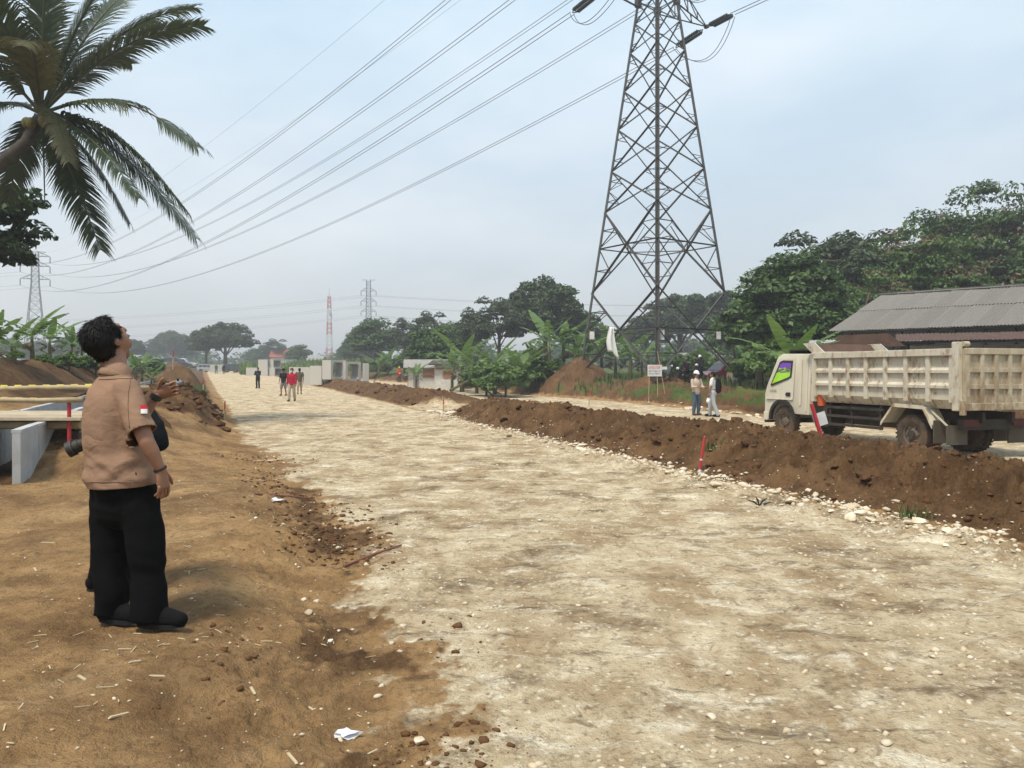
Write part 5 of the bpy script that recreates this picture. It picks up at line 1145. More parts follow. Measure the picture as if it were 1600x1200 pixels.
def wheel(parent, loc, r, w, face=1, n=30):
    t = bpy.data.objects.new('wheel', None); C.objects.link(t); t.parent = parent; t.location = loc; R_i = r*.55
    prof = [(R_i, -w/2+.03), (r*.80, -w/2), (r*.95, -w/2+.02), (r, -w*.32), (r, w*.32), (r*.95, w/2-.02), (r*.80, w/2), (R_i, w/2-.03)]
    m = MB().ring_wheel(prof, n)
    for k in range(n):
        a = 2*math.pi*k/n; c_ = Vector((r*math.cos(a), 0, r*math.sin(a))); R = Matrix.Rotation(-a, 3, 'Y')
        for q in (-.26, .26): m.box(c_+Vector((0, q*w, 0)), (.022, w*.36, .045), R=R)
    m.build('tyre', M_TYRE, t, smooth='auto')
    m = MB().ring_wheel([(R_i+.01, -w/2+.03), (R_i-.02, -w*.3), (R_i*.92, face*w*.18), (R_i*.55, face*w*.12), (R_i*.42, face*w*.34), (R_i*.20, face*w*.38), (.001, face*w*.38)], 24)
    m.ring_wheel([(R_i+.01, w/2-.03), (R_i-.02, w*.3), (R_i*.92, face*w*.19)], 24)
    for k in range(6):
        a = k*math.pi/3; c_ = Vector((R_i*.68*math.cos(a), face*w*.14, R_i*.68*math.sin(a))); m.cyl(c_, c_+Vector((0, face*.04, 0)), .02, None, 8)
    m.build('rim', M_RIM, t, smooth='auto'); return t
for s_ in (1, -1):
    wheel(truck, (5.45, .70*s_, .40), .40, .22, s_); wheel(truck, (1.25, .80*s_, .40), .40, .21, s_); wheel(truck, (1.25, .55*s_, .40), .40, .21, -s_)
    fd = MB()
    for a, b in (((.66, .62), (.86, .95)), ((.86, .95), (1.62, .97)), ((1.62, .97), (1.94, .60))): fd.bar((a[0], .78*s_, a[1]), (b[0], .78*s_, b[1]), .34, .035, up=(0, 1, 0)) if False else fd.prism([(a[0], a[1]), (b[0], b[1]), (b[0], b[1]+.03), (a[0]-.0, a[1]+.03)], (.60)*s_, .97*s_)
    fd.build('mudguard', M_CREAM, truck)
    ed = MB()
    for a, b in (((.64, .60), (.86, .975)), ((.86, .975), (1.62, .995)), ((1.62, .995), (1.97, .58))): ed.bar((a[0], .985*s_, a[1]), (b[0], .985*s_, b[1]), .03, .07, up=(0, 1, 0)) if False else ed.prism([(a[0], a[1]-.04), (b[0], b[1]-.04), (b[0], b[1]+.035), (a[0], a[1]+.035)], .975*s_, 1.0*s_)
    ed.build('mudguard_edge', paint('stained_guard_paint', (.58, .52, .40), amt=.6), truck); MB().box((.60, .78*s_, .50), (.02, .42, .46)).build('mud_flap', M_FLAP, truck, bevel=.008)
    MB().bar((.35, .8*s_, .55), (.80, .85*s_, .92), .03).build('guard_stay', M_CREAM, truck)
MB().cyl((1.25, -.9, .40), (1.25, .9, .40), .09).build('rear_axle', M_CHAS, truck); MB().sphere((1.25, 0, .42), .2).build('differential', M_CHAS, truck); MB().cyl((5.45, -.7, .42), (5.45, .7, .42), .06).build('front_axle', M_CHAS, truck)
MB().box((.18, 0, .66), (.16, 1.5, .2)).build('rear_beam', M_CHAS, truck)
for s_ in (1, -1): MB().box((.08, .62*s_, .70), (.06, .36, .13)).build('tail_light', simple('red_tail_lens', (.085, .012, .010), .5, 0, .3, 5, dirt=(.07, .05, .035), dirt_amt=.6), truck); MB().box((.25, .78*s_, .46), (.03, .5, .38)).build('rear_flap', M_FLAP, truck)
# dump body: x 0..4.1, z .94..2.13
BX0, BX1, BZ0, BZ1, BW = .0, 4.12, .94, 2.13, 1.0
bd = MB(); bd.box(((BX0+BX1)/2, 0, BZ0+.09), (BX1-BX0, 1.55, .1)); bd.build('body_floor', M_BODY, truck)
for s_ in (1, -1):
    sd = bpy.data.objects.new('body_side', None); C.objects.link(sd); sd.parent = truck
    MB().box(((BX0+BX1)/2, (BW-.07)*s_, (BZ0+.20+BZ1)/2), (BX1-BX0-.02, .03, BZ1-BZ0-.2)).build('skin', M_BODY, sd)
    m = MB(); m.add([(BX0+.05, .93*s_, 1.15), (BX1-.02, .93*s_, 1.15), (BX1-.02, .78*s_, .96), (BX0+.05, .78*s_, .96), (BX0+.05, .90*s_, 1.15), (BX1-.02, .90*s_, 1.15), (BX1-.02, .75*s_, .96), (BX0+.05, .75*s_, .96)], [(0, 1, 2, 3), (7, 6, 5, 4), (0, 4, 5, 1), (2, 6, 7, 3), (1, 5, 6, 2), (0, 3, 7, 4)]); m.build('lower_slope', M_BODY, sd)
    MB().box(((BX0+BX1)/2, .99*s_, BZ1-.06), (BX1-BX0, .10, .14)).build('top_rail', M_BODY, sd, bevel=.012)
    nb = 7; xs = np.linspace(.18, BX1-.06, nb+1)
    for i, x_ in enumerate(xs):
        MB().box((x_, .975*s_, 1.58), (.10, .07, .98)).build('rib', M_BODY, sd, bevel=.008)
        if 0 < i < nb: m = MB(); m.prism([(0, 1.15), (.09, 1.15), (.09, 1.1), (0, 1.1)], 0, .01); m2 = MB(); m2.add([(x_-.035, .99*s_, 1.14), (x_+.035, .99*s_, 1.14), (x_+.035, .80*s_, .96), (x_-.035, .80*s_, .96), (x_-.035, .93*s_, 1.14), (x_+.035, .93*s_, 1.14)], [(0, 1, 2, 3), (0, 3, 4), (1, 5, 2), (0, 4, 5, 1), (4, 3, 2, 5)]); m2.build('gusset', M_BODY, sd)
    for z in (1.40, 1.70):
        for i in range(nb):
            x0, x1 = xs[i]+.052, xs[i+1]-.052; m = MB()
            m.add([(x0, .945*s_, z+.075), (x1, .945*s_, z+.075), (x1, 1.0*s_, z+.02), (x0, 1.0*s_, z+.02), (x0, 1.0*s_, z-.035), (x1, 1.0*s_, z-.035), (x0, .945*s_, z-.035), (x1, .945*s_, z-.035)], [(0, 1, 2, 3), (3, 2, 5, 4), (4, 5, 7, 6), (0, 3, 4, 6), (1, 7, 5, 2)]); m.build('ledge', M_BODY, sd)
    MB().box((.06, .985*s_, 1.60), (.14, .13, 1.32)).build('rear_post', M_BODY, sd, bevel=.02); MB().box((BX1-.03, .985*s_, 1.55), (.1, .11, 1.16)).build('front_post', M_BODY, sd, bevel=.015)
hb = MB(); hb.box((BX1-.02, 0, 1.62), (.05, 1.9, 1.12)); hb.build('headboard', M_BODY, truck); hw = MB(); hw.prism([(BX1-.04, BZ1-.05), (BX1+.02, BZ1-.05), (BX1+.32, 2.36), (BX1+.26, 2.37)], -.96, .96); hw.build('headboard_visor', M_RUST, truck); [MB().prism([(BX1-.42, BZ1), (BX1+.02, BZ1), (BX1+.36, 2.38), (BX1-.06, 2.38)], q*.99, q*.962).build('visor_wing', M_BODY, truck) for q in (1, -1)]
tg = bpy.data.objects.new('tailgate', None); C.objects.link(tg); tg.parent = truck
MB().box((-.03, 0, 1.55), (.04, 1.86, 1.16)).build('skin', M_GATE, tg); MB().box((-.07, 0, 2.08), (.08, 1.86, .12)).build('top_rail', M_GATE, tg, bevel=.012); MB().box((-.08, 0, 1.02), (.1, 1.9, .14)).build('bottom_rail', M_GATE, tg, bevel=.012)
for y_ in np.linspace(-.88, .88, 6): MB().box((-.07, y_, 1.55), (.06, .09, .96)).build('rib', M_GATE, tg, bevel=.008)
for z in (1.40, 1.72): MB().box((-.066, 0, z), (.05, 1.78, .09)).build('crossbar', M_GATE, tg, bevel=.008)
for s_ in (1, -1): MB().cyl((-.02, .93*s_, 2.22), (-.02, .80*s_, 2.22), .05).build('hinge', M_GATE, tg); MB().box((-.04, .95*s_, 1.0), (.08, .1, .28)).build('latch', M_GATE, tg, bevel=.01)
bk = thing('bucket', 'orange plastic bucket hanging behind the truck cab', 'bucket', tuple(truck.matrix_world @ Vector((0, 0, 0))))
Mt = Matrix.Translation(truck.location) @ Matrix.Rotation(truck.rotation_euler.z, 4, 'Z'); bk.location = Mt @ Vector((4.02, .80, .87)); MB().ring_wheel([(.001, 0), (.10, 0), (.135, .27), (.125, .27), (.09, .02)], 18).xform(Matrix.Rotation(math.pi/2, 4, 'X')).build('pail', M_ORANGE, bk, smooth='auto')
MB().tube([(.13, 0, .27), (.09, 0, .36), (0, 0, .40), (-.09, 0, .36), (-.13, 0, .27)], .006, 5).build('handle', M_CHAS, bk)
# ------------------------------------------------------------------ cars
def car(label, x, y, rz, col, L=4.4, Wd=1.78, H=1.72, group=None, suv=True):
    g = gz(x, y); t = thing('parked_car', label, 'car', (x, y, g), rz, group); M = simple('car_paint', col, .25, .2, .08, 2, spec=.6); k = L/4.4
    low = [(-2.2, .45), (-2.22, .95), (-2.15, 1.02), (.75, 1.03), (1.75, .92), (2.12, .78), (2.2, .6), (2.18, .35), (1.75, .28), (1.70, .48), (1.55, .66), (1.35, .72), (1.15, .66), (1.0, .48), (.95, .28), (-1.0, .28), (-1.05, .48), (-1.2, .66), (-1.4, .72), (-1.6, .66), (-1.75, .48), (-1.8, .28), (-2.1, .3)]
    b = MB().prism([(p*k, q*H/1.72) for p, q in low], -Wd/2, Wd/2).build('body', M, t, bevel=.05, smooth='auto')
    gh = [(-2.12, 1.0), (-1.85, 1.62), (-1.6, 1.70), (-.05, 1.72), (.20, 1.66), (.95, 1.0)] if suv else [(-1.7, 1.0), (-1.0, 1.45), (.0, 1.5), (.25, 1.45), (.95, 1.0)]
    m = MB().prism([(p*k, q*H/1.72) for p, q in gh], -Wd/2+.05, Wd/2-.05).build('cabin', M, t, bevel=.04, smooth='auto')
    for v in m.data.vertices:
        v.co.y *= 1-.22*max(0, v.co.z-1.0)
    for s_ in (-1, 1):
        for xs_ in ([(-1.95, 1.06), (-1.75, 1.55), (-1.15, 1.6), (-1.15, 1.06)], [(-1.08, 1.06), (-1.08, 1.6), (-.2, 1.61), (-.2, 1.06)], [(-.13, 1.06), (-.13, 1.6), (.1, 1.58), (.70, 1.06)]) if suv else ([(-1.4, 1.04), (-.95, 1.38), (-.2, 1.42), (-.2, 1.04)], [(-.12, 1.04), (-.12, 1.42), (.1, 1.4), (.7, 1.04)]):
            o = MB().prism([(p*k, q*H/1.72) for p, q in xs_], s_*(Wd/2-.05), s_*(Wd/2-.035)).build('side_window', M_WIN, t)
            for v in o.data.vertices: v.co.y *= 1-.22*max(0, v.co.z-1.0)
    m = MB(); w1, w2 = Wd/2-.14, Wd/2-.28; hs = H/1.72
    if suv: m.add([(.93*k+.02, -w1, 1.04*hs), (.93*k+.02, w1, 1.04*hs), (.24*k+.02, w2, 1.64*hs), (.24*k+.02, -w2, 1.64*hs), (.9*k, 0, 1.0*hs)], [(0, 1, 2, 3)]); 
    else: m.add([(.93*k+.02, -w1, 1.04*hs), (.93*k+.02, w1, 1.04*hs), (.28*k+.02, w2, 1.42*hs), (.28*k+.02, -w2, 1.42*hs)], [(0, 1, 2, 3)])
    m.build('windscreen', M_WIN, t)
    for x_ in (1.35*k, -1.4*k):
        for s_ in (-1, 1): w_ = wheel(t, (x_, s_*(Wd/2-.12), .34), .34, .2, s_, 22)
    for s_ in (-1, 1): MB().box((2.13*k, s_*.62, .74*hs), (.12, .34, .14)).build('headlight', M_WHITE, t, bevel=.02); MB().box((-2.2*k, s_*.72, .9*hs), (.06, .16, .3)).build('tail_light', M_REDP, t); MB().box((.62*k, s_*(Wd/2+.08), 1.08*hs), (.1, .18, .12)).build('mirror', M, t, bevel=.02)
    MB().box((2.2*k, 0, .55*hs), (.04, 1.1, .2)).build('grille', M_BLK, t); return t
car('dark red sport utility car parked behind the two men at the haul road', wx(1130, 60), 60, math.atan2(-.42, -.9), (.16, .012, .018))
ban = MB().box((0, 0, .0), (.75, .03, .85)).build('cardboard_sheet', simple('cardboard', (.42, .33, .21), .9)); ban.location = (wx(1143, 57.5), 57.5, gz(wx(1143, 57.5), 57.5)+.55); ban.rotation_euler = (0, .12, -.2); tag(ban, 'tan cardboard sheet leaning against the dark red car', 'cardboard')
GCAR = 'cars parked at the far end'
for i, (px, y, rz, col, suv, lb) in enumerate([(366, 150, .2, (.03, .032, .035), True, 'dark car at the far end of the road, right of the site fence'), (380, 148, .1, (.05, .055, .06), True, 'second dark car right of the site fence'), (325, 165, .3, (.5, .5, .5), True, 'white car left of the site fence at the road end'), (246, 120, .5, (.45, .46, .47), True, 'pale car parked left of the channel in the distance'), (276, 130, .2, (.08, .085, .09), True, 'dark grey car above the left soil heap'), (288, 135, .1, (.5, .5, .5), True, 'white car above the left soil heap')]):
    car(lb, wx(px, y), y, rz, col, 4.3, group=GCAR, suv=suv)
# ------------------------------------------------------------------ motorcycles
def motorbike(label, x, y, rz, col, group='motorcycles near the tower', s=1.):
    t = thing('motorcycle', label, 'motorcycle', (x, y, gz(x, y)), rz, group); M = simple('bike_fairing', col, .35, 0, .1, 3, spec=.5)
    for x_ in (.62, -.62): wheel(t, (x_, 0, .28), .28, .09, 1, 20)
    MB().ell([(-.75, 0, .72), (-.45, 0, .70), (-.1, 0, .60), (.05, 0, .45)], [(.10, .10), (.14, .13), (.12, .12), (.1, .12)], (0, 1, 0), 12).build('body', M, t, smooth=True)
    MB().ell([(.22, 0, .42), (.34, 0, .70), (.40, 0, .92)], [(.15, .05), (.18, .06), (.12, .07)], (0, 1, 0), 12).build('leg_shield', M, t, smooth=True)
    MB().ell([(-.72, 0, .80), (-.3, 0, .80), (.0, 0, .76)], [(.11, .04), (.13, .05), (.08, .04)], (0, 1, 0), 12).build('seat', M_BLK, t, smooth=True); MB().box((-.15, 0, .34), (.5, .22, .22)).build('engine', M_CHAS, t, bevel=.04)
    for s_ in (-1, 1): MB().bar((.62, s_*.07, .28), (.42, s_*.06, .85), .03).build('fork', M_CHAS, t)
    MB().tube([(.30, -.33, 1.02), (.42, -.12, .98), (.42, .12, .98), (.30, .33, 1.02)], .015, 6).build('handlebar', M_CHAS, t); MB().sphere((.50, 0, .92), (.08, .11, .09)).build('headlight', M_WHITE, t, smooth=True)
    for s_ in (-1, 1): MB().bar((.36, s_*.24, 1.0), (.38, s_*.30, 1.2), .012).build('mirror_stem', M_CHAS, t); MB().sphere((.38, s_*.31, 1.22), (.02, .06, .045), 8, 6).build('mirror', M_BLK, t)
    MB().ell([(.85, 0, .38), (.72, 0, .56), (.5, 0, .57)], [(.06, .012), (.06, .012), (.06, .012)], (0, 1, 0), 8).build('front_mudguard', M, t, smooth=True); MB().cyl((-.1, -.14, .25), (-.8, -.16, .36), .04).build('exhaust', M_CHAS, t); return t
motorbike('black motorcycle with standing helmeted rider behind the man in the beige vest', wx(1068, 46), 46, rad(215), (.02, .02, .022)); motorbike('motorcycle right of the standing rider, before the dark red car', wx(1092, 49), 49, rad(240), (.06, .06, .065)); motorbike('motorcycle parked behind the warning signboard', wx(1040, 44), 44.5, rad(20), (.05, .055, .07)); motorbike('motorcycle beside the worker in red', wx(632, 86), 86, rad(190), (.05, .05, .05))
# ------------------------------------------------------------------ people
def skin(name, c): return simple(name, c, .55, 0, .12, 14, spec=.35)
M_SK1 = skin('tanned_skin', (.27, .135, .082)); M_SK2 = skin('brown_skin', (.22, .11, .07)); M_HAIR = simple('black_hair', (.007, .006, .006), .65, 0, .3, 40, spec=.2, bump=.6)
M_EYE = simple('eye', (.03, .02, .015), .2); M_LIP = simple('lip', (.20, .075, .06), .5)
def fabric(name, col, scale=60., rough=.95):
    n = NT(name); p = n.obj(); f = n.noise(p, 6, 4, .6); w = n.noise(p, scale*4, 2, .5); c = n.mix(f, tuple(x*.85 for x in col), tuple(min(1, x*1.1) for x in col)); c = n.mix(n.ramp(w, (.4, 0.), (.7, .22)), c, tuple(x*.7 for x in col)); n.bump(n.math('ADD', n.math('MULTIPLY', w, .12), n.noise(n.mapv(p, (1, 1, 1.6)), 9, 3, .5, 1.2)), .35, .025); return n.fin(c, rough, 0, .06)
def hand(mb, wrist, d, nrm, thumb, s=1., curl=.35, fan=1.):
    """palm, four bent fingers of unequal length and a thumb; d points along the hand, nrm out of the palm, thumb toward the thumb side"""
    wrist, d, nrm, thumb = Vector(wrist), Vector(d).normalized(), Vector(nrm).normalized(), Vector(thumb).normalized()
    thumb = (thumb-d*thumb.dot(d)).normalized(); nrm = d.cross(thumb)*(1 if d.cross(thumb).dot(nrm) > 0 else -1)
    mb.ell([wrist-d*.02*s, wrist+d*.03*s, wrist+d*.082*s], [(.027*s, .019*s), (.037*s, .0165*s), (.040*s, .013*s)], thumb, 12)
    for q, (o, L) in enumerate(((.030, .074), (.010, .083), (-.011, .078), (-.030, .060))):
        p = wrist+d*.082*s+thumb*o*s; v = (d+thumb*o*1.2*fan).normalized(); pts = [p-v*.012*s, p]; c_ = curl*(.75+.18*q)
        for j, l in enumerate((.42, .32, .26)):
            v = (v*math.cos(c_*(.6+.5*j))+nrm*math.sin(c_*(.6+.5*j))).normalized(); p = p+v*L*l*s; pts.append(p)
        mb.tube(pts, [.0095*s, .0098*s, .0088*s, .0080*s, .0055*s], 8)
    p = wrist+d*.022*s+thumb*.030*s; v = (d*.75+thumb*.75+nrm*.25).normalized(); pts = [p-v*.015*s, p]
    for l in (.034, .028, .022): p = p+v*l*s; pts.append(p); v = (v*.93+d*.28+nrm*.12).normalized()
    mb.tube(pts, [.0115*s, .0118*s, .0105*s, .0092*s, .006*s], 8)
def join_extra(o, mb):
    bm = bmesh.new(); bm.from_mesh(o.data); m = mb.mesh(); bm.from_mesh(m); bm.to_mesh(o.data); bm.free(); bpy.data.meshes.remove(m); o.data.polygons.foreach_set('use_smooth', [True]*len(o.data.polygons))
def cut_open(o, co, no, region=None, thick=.005):
    """trim cloth at a hem so that it ends in an open edge"""
    bm = bmesh.new(); bm.from_mesh(o.data); fs = [f for f in bm.faces if region is None or region(f.calc_center_median())]
    g = set(fs); 
    for f in fs: g.update(f.edges); g.update(f.verts)
    bmesh.ops.bisect_plane(bm, geom=list(g), plane_co=Vector(co), plane_no=Vector(no), clear_outer=True); bm.to_mesh(o.data); bm.free()
    o.data.polygons.foreach_set('use_smooth', [True]*len(o.data.polygons))
    if not o.modifiers: so = o.modifiers.new('s', 'SOLIDIFY'); so.thickness = thick; so.offset = -1
def hair_tufts(o, n=900, L=.028, seed=3, up=(0, 0, 1), fwd=(0, 1, 0)):
    r = np.random.default_rng(seed); me = o.data; nv = len(me.vertices); co = np.empty(nv*3, np.float32); me.vertices.foreach_get('co', co); co = co.reshape(-1, 3); no = np.empty(nv*3, np.float32); me.vertices.foreach_get('normal', no); no = no.reshape(-1, 3)
    bm = bmesh.new(); bm.from_mesh(me); u = Vector(up); f = Vector(fwd); c0 = Vector(co.mean(0))
    for i in r.integers(0, nv, n):
        p = Vector(co[i]); nn = Vector(no[i]); fl = (-u*.8-f*.45+Vector(r.normal(size=3))*.22); fl = (fl-nn*fl.dot(nn)).normalized(); d = (fl*.85+nn*(.10+.16*r.random())).normalized(); sd = d.cross(nn).normalized()*.0035; l = L*r.uniform(.5, 1.2)
        a = bm.verts.new(p-nn*.003-sd); b = bm.verts.new(p-nn*.003+sd); c_ = bm.verts.new(p+d*l*.6+sd*.6); e_ = bm.verts.new(p+d*l*.6-sd*.6); t_ = bm.verts.new(p+(d*.9-nn*.12)*l); bm.faces.new((a, b, c_, e_)); bm.faces.new((e_, c_, t_))
    bm.to_mesh(me); bm.free(); me.polygons.foreach_set('use_smooth', [True]*len(me.polygons))
def figure(t, J, rt, fit, vox=.02, k=1., near=False):
    """J: joints in t's space (pel, chest, neck, head=(centre, face dir, up dir), per side L/R: sh el wr hd(thumb, palm) hip kn an toe)"""
    rt = Vector(rt).normalized(); b = MB(); fing = MB(); V = lambda p: Vector(p)
    pel, ch, nk = V(J['pel']), V(J['chest']), V(J['neck']); hc, hf, hu = (V(q) for q in J['head']); hf.normalize(); hu = (hu-hf*hu.dot(hf)).normalized(); hr = hf.cross(hu)
    HM = Matrix((hr, hf, hu)).transposed(); H = lambda p: hc+HM @ (Vector(p)*k)
    b.ell([pel-(ch-pel)*.12, pel, (pel+ch)/2, ch, lerp(ch, nk, .75)], [(.13*k, .09*k), (.15*k, .10*k), (.13*k, .09*k), (.15*k, .10*k), (.09*k, .07*k)], rt)
    b.ell([nk-(nk-ch)*.25, nk, H((0, -.02, -.07))], [(.062*k, .06*k), (.054*k, .056*k), (.052*k, .056*k)], rt)
    b.sphere(H((0, -.012, .022)), (.076*k, .096*k, .092*k), 20, 14, HM); b.sphere(H((0, .022, -.035)), (.063*k, .070*k, .082*k), 20, 14, HM); b.sphere(H((0, .050, -.088)), (.040*k, .036*k, .028*k), 14, 10, HM)
    b.ell([H((0, .086, .018)), H((0, .100, -.008)), H((0, .104, -.026))], [(.010*k, .010*k), (.013*k, .012*k), (.018*k, .012*k)], hr, 10); b.sphere(H((0, .080, .030)), (.05*k, .018*k, .012*k), 12, 8, HM); b.sphere(H((0, .082, -.058)), (.026*k, .014*k, .014*k), 12, 8, HM)
    for s_ in (-1, 1): b.sphere(H((s_*.078, -.008, -.012)), (.010*k, .024*k, .034*k), 10, 8, HM @ Matrix.Rotation(s_*.35, 3, 'Z'))
    for s_ in 'LR':
        sh, el, wr = V(J['sh'+s_]), V(J['el'+s_]), V(J['wr'+s_]); b.ell([sh, lerp(sh, el, .5), el], [(.050*k, .050*k), (.047*k, .047*k), (.038*k, .040*k)], rt); b.ell([el, lerp(el, wr, .35), wr], [(.039*k, .040*k), (.040*k, .039*k), (.027*k, .023*k)], rt)
        th, pn, cu = J.get('hd'+s_, ((0, 0, 1), -rt, .35)); hd_ = J.get('hdir'+s_, tuple(wr-el)); hand(fing if near else b, wr, hd_, pn, th, k, cu)
        hp, kn, an, toe = V(J['hip'+s_]), V(J['kn'+s_]), V(J['an'+s_]), V(J['toe'+s_]); b.ell([hp, kn], [(.080*k, .085*k), (.050*k, .052*k)], rt); b.ell([kn, lerp(kn, an, .35), an], [(.050*k, .052*k), (.052*k, .055*k), (.036*k, .038*k)], rt); b.ell([an-V((0, 0, .03*k)), lerp(an, toe, .6)-V((0, 0, .035*k))], [(.035*k, .035*k), (.035*k, .02*k)], rt)
    body = blob(b, 'body', fit.get('skin', M_SK1), t, vox*.8, 3)
    if near: join_extra(body, fing)
    for s_ in (-1, 1):
        MB().sphere(H((s_*.030, .083, .012)), (.012*k, .007*k, .007*k), 8, 6, HM).build('eye', M_EYE, body, smooth=True)
    MB().ell([H((-.022, .090, -.058)), H((0, .095, -.057)), H((.022, .090, -.058))], [(.005*k, .005*k), (.007*k, .006*k), (.005*k, .005*k)], hu, 8).build('mouth', M_LIP, body, smooth=True)
    if fit.get('hair', True):
        h = MB(); g = 1.10 if near else 1.06
        h.sphere(H((0, -.026, .034)), (.082*k*g, .094*k*g, .092*k*g), 20, 14, HM); h.sphere(H((0, -.060, -.012)), (.070*k*g, .055*k*g, .072*k*g), 18, 12, HM); h.sphere(H((0, .035, .088)), (.062*k, .045*k, .034*k), 16, 10, HM)
        for s_ in (-1, 1): h.sphere(H((s_*.066, .012, .038)), (.016*k, .04*k, .045*k), 10, 8, HM)
        ho = blob(h, 'hair', M_HAIR, t, vox*.6, 2, disp=(lambda co: .006*k*fbm(co[:, 0]*38+co[:, 2]*11, co[:, 1]*38+co[:, 2]*30, 4, 3)) if near else None)
        if near: hair_tufts(ho, 3200, .042, 3, hu, hf)
    if 'helmet' in fit:
        h = MB(); n_ = 20; prof = [(.128, .0), (.120, .045), (.095, .10), (.05, .135), (.004, .145)]; vs_ = [H((r*math.cos(2*math.pi*i/n_)*.88, r*math.sin(2*math.pi*i/n_)*1.05-.01, z+.055)) for r, z in prof for i in range(n_)]
        h.add(vs_, [(j*n_+i, j*n_+(i+1) % n_, (j+1)*n_+(i+1) % n_, (j+1)*n_+i) for j in range(4) for i in range(n_)]+[tuple(range(4*n_, 5*n_))]); h.ell([H((0, .10, .058)), H((0, .165, .045))], [(.085*k, .006*k), (.05*k, .004*k)], hr, 10)
        o = h.build('helmet', fit['helmet'], t, smooth=True); so = o.modifiers.new('s', 'SOLIDIFY'); so.thickness = .004
    if 'hat' in fit:
        h = MB().ring_wheel([(.001, .17), (.07, .165), (.095, .12), (.10, .07), (.17, .055), (.165, .05)], 20); MM = Matrix.Translation(hc) @ HM.to_4x4() @ Matrix.Rotation(math.pi/2, 4, 'X'); h.xform(MM); h.build('hat', fit['hat'], t, smooth=True)
    if 'mask' in fit: MB().sphere(H((0, .055, -.055)), (.055*k, .058*k, .045*k), 14, 10, HM).build('face_mask', fit['mask'], t, smooth=True)
    # shirt
    T = fit.get('torso'); s = MB()
    if T is None:
        d = ch-pel; T = [(pel-d*.22, .180, .128), (pel+d*.15, .172, .122), (pel+d*.55, .168, .122), (ch+d*.05, .188, .130), (ch+d*.32, .175, .112), (lerp(ch, nk, .72), .115, .082), (lerp(ch, nk, .95), .068, .066)]
    s.ell([q[0] for q in T], [(q[1]*k, q[2]*k) for q in T], rt, 24)
    for s_ in 'LR':
        sh, el, wr = V(J['sh'+s_]), V(J['el'+s_]), V(J['wr'+s_]); g = fit.get('sleeve_r', 1.)
        if fit.get('sleeve', 'short') == 'short': e_ = lerp(sh, el, fit.get('sleeve_len', .62)); s.ell([sh+(sh-el)*.04, lerp(sh, e_, .5), e_], [(.070*k*g, .070*k*g), (.074*k*g, .070*k*g), (.080*k*g, .070*k*g)], rt, 18)
        else: s.ell([sh, lerp(sh, el, .5), el], [(.066*k, .068*k), (.064*k, .062*k), (.055*k, .056*k)], rt); s.ell([el, lerp(el, wr, .9)], [(.055*k, .056*k), (.040*k, .038*k)], rt)
    sd = fit.get('wr_disp'); shirt = blob(s, fit.get('top_name', 'shirt'), fit['shirt'], t, vox, 4, disp=sd)
    if near:
        cut_open(shirt, fit['hem'], (0.05, 0, -1))
        for s_ in 'LR':
            sh, el = V(J['sh'+s_]), V(J['el'+s_]); e_ = lerp(sh, el, fit.get('sleeve_len', .62)); ax = (el-sh).normalized()
            cut_open(shirt, e_, ax, lambda c_: (c_-e_).length < .13 and (c_-e_).dot(ax) > -.05 and ((c_-sh)-ax*(c_-sh).dot(ax)).length < .105)
    # trousers
    q = MB(); d = V((0, 0, 1)); pl_ = fit.get('pelvis', (pel+V((0, 0, .06*k)), .160, .118))
    q.ell([V(pl_[0])-V((0, 0, .16*k)), V(pl_[0])-V((0, 0, .06*k)), pl_[0]], [(pl_[1]*k*.98, pl_[2]*k*.98), (pl_[1]*k*1.04, pl_[2]*k*1.04), (pl_[1]*k, pl_[2]*k)], rt, 22)
    tr = fit.get('leg_r', (.094, .075, .066)); 
    for s_ in 'LR':
        hp, kn, an = V(J['hip'+s_]), V(J['kn'+s_]), V(J['an'+s_])
        if fit.get('legs', 'long') == 'long': q.ell([hp, lerp(hp, kn, .5), kn, lerp(kn, an, .5), lerp(kn, an, .97), an-V((0, 0, .08*k if near else 0.02))], [(tr[0]*k, tr[0]*k*1.05), (lerp(tr[0], tr[1], .5)*k, lerp(tr[0], tr[1], .5)*k*1.05), (tr[1]*k, tr[1]*k*1.05), (lerp(tr[1], tr[2], .5)*k, lerp(tr[1], tr[2], .5)*k*1.05), (tr[2]*k, tr[2]*k*1.05), (tr[2]*k*(1.03 if near else .9), tr[2]*k*1.08)], rt, 18)
        else: q.ell([hp, lerp(hp, kn, .95)], [(.098*k, .10*k), (.088*k, .092*k)], rt, 16)
    po = blob(q, 'trousers' if fit.get('legs', 'long') == 'long' else 'shorts', fit['pants'], t, vox, 3, disp=fit.get('pant_disp'))
    if near: cut_open(po, (0, 0, .062), (0, 0, -1))
    for s_ in 'LR':
        an, toe = V(J['an'+s_]), V(J['toe'+s_]); f = toe-an; f.z = 0; f.normalize(); sx = f.cross(V((0, 0, 1))); g0 = min(an.z-.085*k, toe.z-.03*k); ctr = an-f*.075*k
        m = MB(); hl = V((ctr.x, ctr.y, g0+.045*k)); tp = V((toe.x, toe.y, g0+.044*k)); m.ell([hl+f*.03*k, lerp(hl, tp, .35)+V((0, 0, .028*k)), lerp(hl, tp, .62)+V((0, 0, .008*k)), tp-f*.03*k], [(.038*k, .048*k), (.042*k, .066*k), (.046*k, .052*k), (.040*k, .040*k)], sx, 16)
        m.ell([an-V((0, 0, .05*k)), an+V((0, 0, .01*k))], [(.040*k, .044*k), (.041*k, .044*k)], sx, 14)
        sho = blob(m, 'shoe', fit['shoe'], t, vox*.7, 2); n_ = 20; vs_ = []
